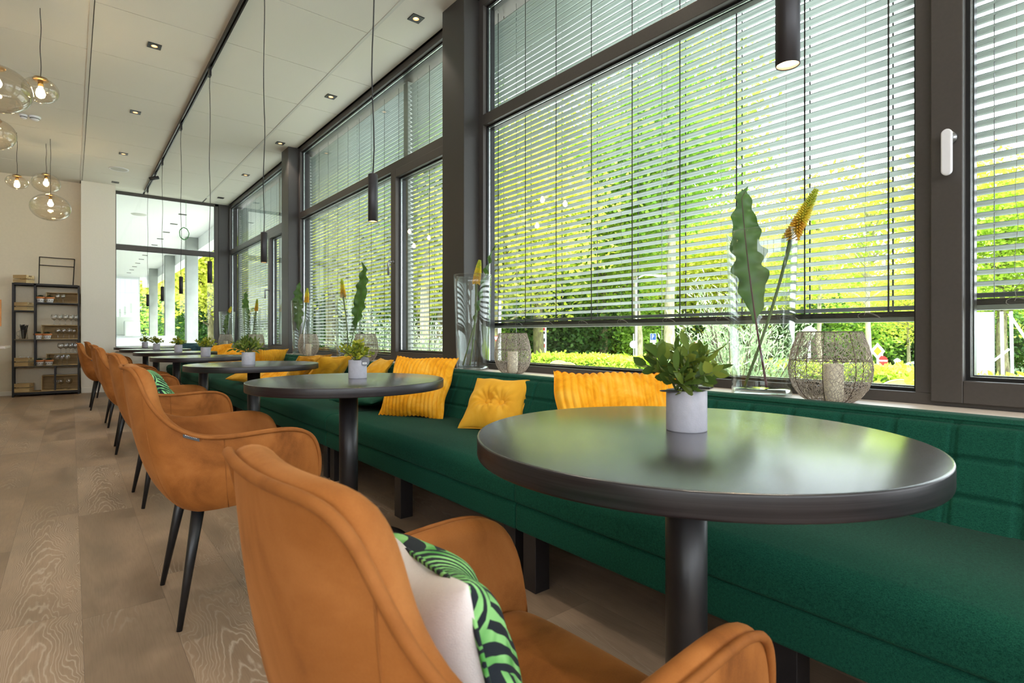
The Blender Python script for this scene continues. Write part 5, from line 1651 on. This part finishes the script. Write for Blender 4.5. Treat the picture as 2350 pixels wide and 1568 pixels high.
def crate(label, loc, w, d, h, rz, group='wooden crates on the shelf unit', open_front=False, mats='crate'):
    t = thing('wooden_crate', label, 'crate', loc, rz, group=group)
    th = .008
    if open_front:      # lying on its side, opening towards the room
        MB().box(-w/2, w/2, d/2-th, d/2, 0, h).build('back_board', M['crate_dark'], t)
        MB().box(-w/2, w/2, -d/2, d/2-th, 0, th).box(-w/2, w/2, -d/2, d/2-th, h-th, h).build('long_boards', M[mats], t)
        for sx_ in (-1, 1):
            s = MB(); x0, x1 = (w/2-th-.0, w/2) if sx_ > 0 else (-w/2, -w/2+th)
            for (a_, c_) in ((-d/2, -d/2+d*.42), (-d/2+d*.54, d/2-th)): s.box(x0, x1, a_, c_, th, h-th)
            s.build('end_slats', M['crate'], t)
    else:
        for sy_ in (-1, 1):
            s = MB(); y0_, y1_ = (d/2-th, d/2) if sy_ > 0 else (-d/2, -d/2+th)
            s.box(-w/2, w/2, y0_, y1_, 0, h*.44); s.box(-w/2, w/2, y0_, y1_, h*.56, h); s.build('side_slats', M[mats], t)
        for sx_ in (-1, 1):
            s = MB(); x0, x1 = (w/2-th, w/2) if sx_ > 0 else (-w/2, -w/2+th)
            s.box(x0, x1, -d/2+th, d/2-th, 0, h*.44); s.box(x0, x1, -d/2+th, d/2-th, h*.56, h*.80); s.box(x0, x1, -d/2+th, -.03, h*.80, h); s.box(x0, x1, .03, d/2-th, h*.80, h)
            s.build('end_slats', M['crate'], t)
        MB().box(-w/2+th, w/2-th, -d/2+th, d/2-th, 0, th).build('bottom', M['crate_dark'], t)
    return t
cr = crate('small slatted wooden crate on top of the shelf unit', (-.575, 11.31, 1.7515), .20, .15, .125, R(-38))
dup(cr, (-.575, 11.30, 1.3285), R(-32), 'small slatted wooden crate in the upper left compartment')
dup(cr, (-.575, 11.30, .4715), R(-28), 'wooden crate holding glassware in the third left compartment')
dup(cr, (-.575, 11.32, .0715), R(-20), 'small slatted wooden crate at the bottom left of the shelf')
crate('large crate lying on its side in the upper right compartment', (-.10, 11.35, 1.4585), .40, .20, .17, R(-10), open_front=True)
crate('large crate lying on its side under the upper row of wine glasses', (-.13, 11.35, .8845), .46, .20, .225, R(-8), open_front=True)
crate('large crate lying on its side under the lower row of wine glasses', (-.10, 11.35, .4715), .40, .20, .18, R(-8), open_front=True)
crate('large crate with glasses at the bottom right of the shelf', (-.13, 11.33, .0715), .46, .20, .24, R(-4), open_front=True)


def wine_proto(label, loc, grp):
    t = thing('wine_glass', label, 'glass', loc, group=grp)
    MB().lathe([(.0, .003), (.030, .001), (.031, .002), (.006, .006), (.003, .012), (.003, .06), (.006, .066)], 20).build('stem', M['wineglass'], t)
    MB().lathe([(.006, .066), (.022, .074), (.033, .09), (.036, .108), (.032, .128), (.028, .142)], 24).build('bowl', M['wineglass'], t)
    return t
wg = wine_proto('wine glass in the upper row on the upright crate, left end', (-.215, 11.28, .8845+.2255), 'wine glasses on the shelf unit')
wg.scale = (1.18,)*3
def wrow(z, xs, y, lab):
    for i, x in enumerate(xs): dup(wg, (x, y+.012*(i % 2), z), 0, lab % i)
od = ['second', 'third', 'fourth', 'fifth', 'sixth', 'seventh', 'eighth']
for i, x in enumerate((-.145, -.075, -.005, .055)):
    dup(wg, (x, 11.29, .8845+.2255), 0, 'wine glass in the upper row, %s from the left' % od[i])
for i, x in enumerate((-.105, -.04, .02, .075)):
    dup(wg, (x-.03, 11.30, .4715+.1805), 0, 'wine glass in the middle row on the crate, %s from the left' % (['first']+od)[i])
for i, x in enumerate((-.175, -.115, -.055)):
    dup(wg, (x, 11.215, .4715), 0, 'wine glass on the shelf before the lower crate, %s from the left' % (['first']+od)[i])
for i, x in enumerate((-.17, -.10, -.03, .03)):
    dup(wg, (x, 11.31-.012*i, .8845+.0085), 0, 'wine glass inside the crate under the upper row, %s from the left' % (['first']+od)[i], scale=1.15)
for i, x in enumerate((-.17, -.105)):
    dup(wg, (x, 11.30, 1.4585+.0 if i > 5 else 1.4585), 0, 'wine glass before the upper right crate, %s' % ('left' if i == 0 else 'right'), scale=(.85, .85, 1.0))
for o in [o for o in C.objects if o.get('label', '').startswith('wine glass before the upper right crate')]: o.location.y = 11.20
for i, x in enumerate((-.19, -.13, -.03)):
    dup(wg, (x, 11.30, .0715+.0085), 0, 'wine glass inside the bottom crate, %s from the left' % (['first']+od)[i])
for i, x in enumerate((-.615, -.565, -.53)):
    dup(wg, (x, 11.31-.02*i, .4715+.0085), 0, 'glass standing in the small left crate, %s from the left' % (['first']+od)[i], scale=(.7, .7, .95))


def pair_pot(label, loc):
    t = thing('succulent_pot', label, 'potted plant', loc, group='white and terracotta succulent pots')
    MB().lathe([(0, 0), (.028, 0), (.034, .030), (.036, .046), (0, .046)], 24).build('pot', M['potwhite'], t)
    MB().lathe([(.0365, .044), (.042, .046), (.044, .066), (.040, .067), (.036, .060), (0, .060)], 24).build('rim', M['terra'], t)
    d = MB()
    for k in range(9):
        a = 2*PI*k/9; d.box(.0-.006, .006, .0355-.001, .0365, .022, .029, 0, Matrix.Rotation(a, 4, 'Z'))
    d.build('printed_band', M['ink'], t)
    m = MB(); rnd = random.Random(4)
    for k in range(26):
        a = k*2.4; el = .3+1.1*k/26; L_ = .04*(1-.3*k/26)
        dd = Vector((math.cos(a)*math.cos(el), math.sin(a)*math.cos(el), math.sin(el)))
        m.tube([(0,0,.06), tuple(Vector((0,0,.06))+dd*L_*.6), tuple(Vector((0,0,.06))+dd*L_)], [.004, .0055, .0008], 5)
    m.build('succulent', M['succulent'], t)
    return t
sp_ = pair_pot('terracotta rimmed succulent pot, left one of the upper pair', (-.375, 11.215, 1.4585))
sp_.scale = (1.32,)*3
for (x, z, lb) in ((-.265, 1.4585, 'right one of the upper pair'), (-.415+.01, .8845, 'left one of the middle pair'), (-.295, .8845, 'right one of the middle pair'),
                   (-.385, .4715, 'left one of the lower pair'), (-.275, .4715, 'right one of the lower pair')):
    dup(sp_, (x, 11.205, z), 1.0, 'terracotta rimmed succulent pot, ' + lb)
t = thing('glass_jug', 'glass jug holding black straws on the shelf', 'jug', (-.575, 11.25, .8845)); t.scale = (1.25,)*3
jb_ = MB().lathe([(0, .002), (.040, .002), (.042, .006), (.038, .09), (.042, .115)], 24).build('jug_body', M['wineglass'], t)
MB().tube([(-.040, 0, .095), (-.062, 0, .09), (-.066, 0, .055), (-.040, 0, .03)], .004, 8).build('handle', M['wineglass'], jb_)
k_ = thing('black_straws', 'bundle of black straws standing in the glass jug', 'straws', (-.575, 11.25, .8845)); k_.scale = (1.3,)*3
m = MB(); rnd = random.Random(8)
for k in range(46):
    a = rnd.uniform(0, 6.28); r_ = rnd.uniform(0, .022)
    m.tube([(r_*.6*math.cos(a), r_*.6*math.sin(a), .006), (r_*1.9*math.cos(a), r_*1.9*math.sin(a), .165+rnd.uniform(-.012, .012))], .003, 5)
m.build('straws', M['gasket'], k_)['kind'] = 'stuff'
# board and counter at the left edge
t = thing('serving_counter', 'pale counter top end at the left edge', 'counter', (0, 0, 0))
MB().box(-1.35, -.655, 9.4, 10.2, .775, .805).build('counter_top', M['sill'], t, bevel=.003)
MB().box(-1.30, -.76, 9.45, 10.15, 0, .775).build('cabinet_body', M['wall'], t)
t = thing('wooden_board', 'orange wooden board standing on the counter at the left edge', 'board', (-.775, 10.0, .8055), R(0))
MB().box(-.3, .02, -.02, .02, 0, .30).build('lower_board', M['brk'], t, bevel=.004)
MB().box(-.3, .045, -.05, -.021, .26, .62).build('upper_board', M['brk'], t, bevel=.006)
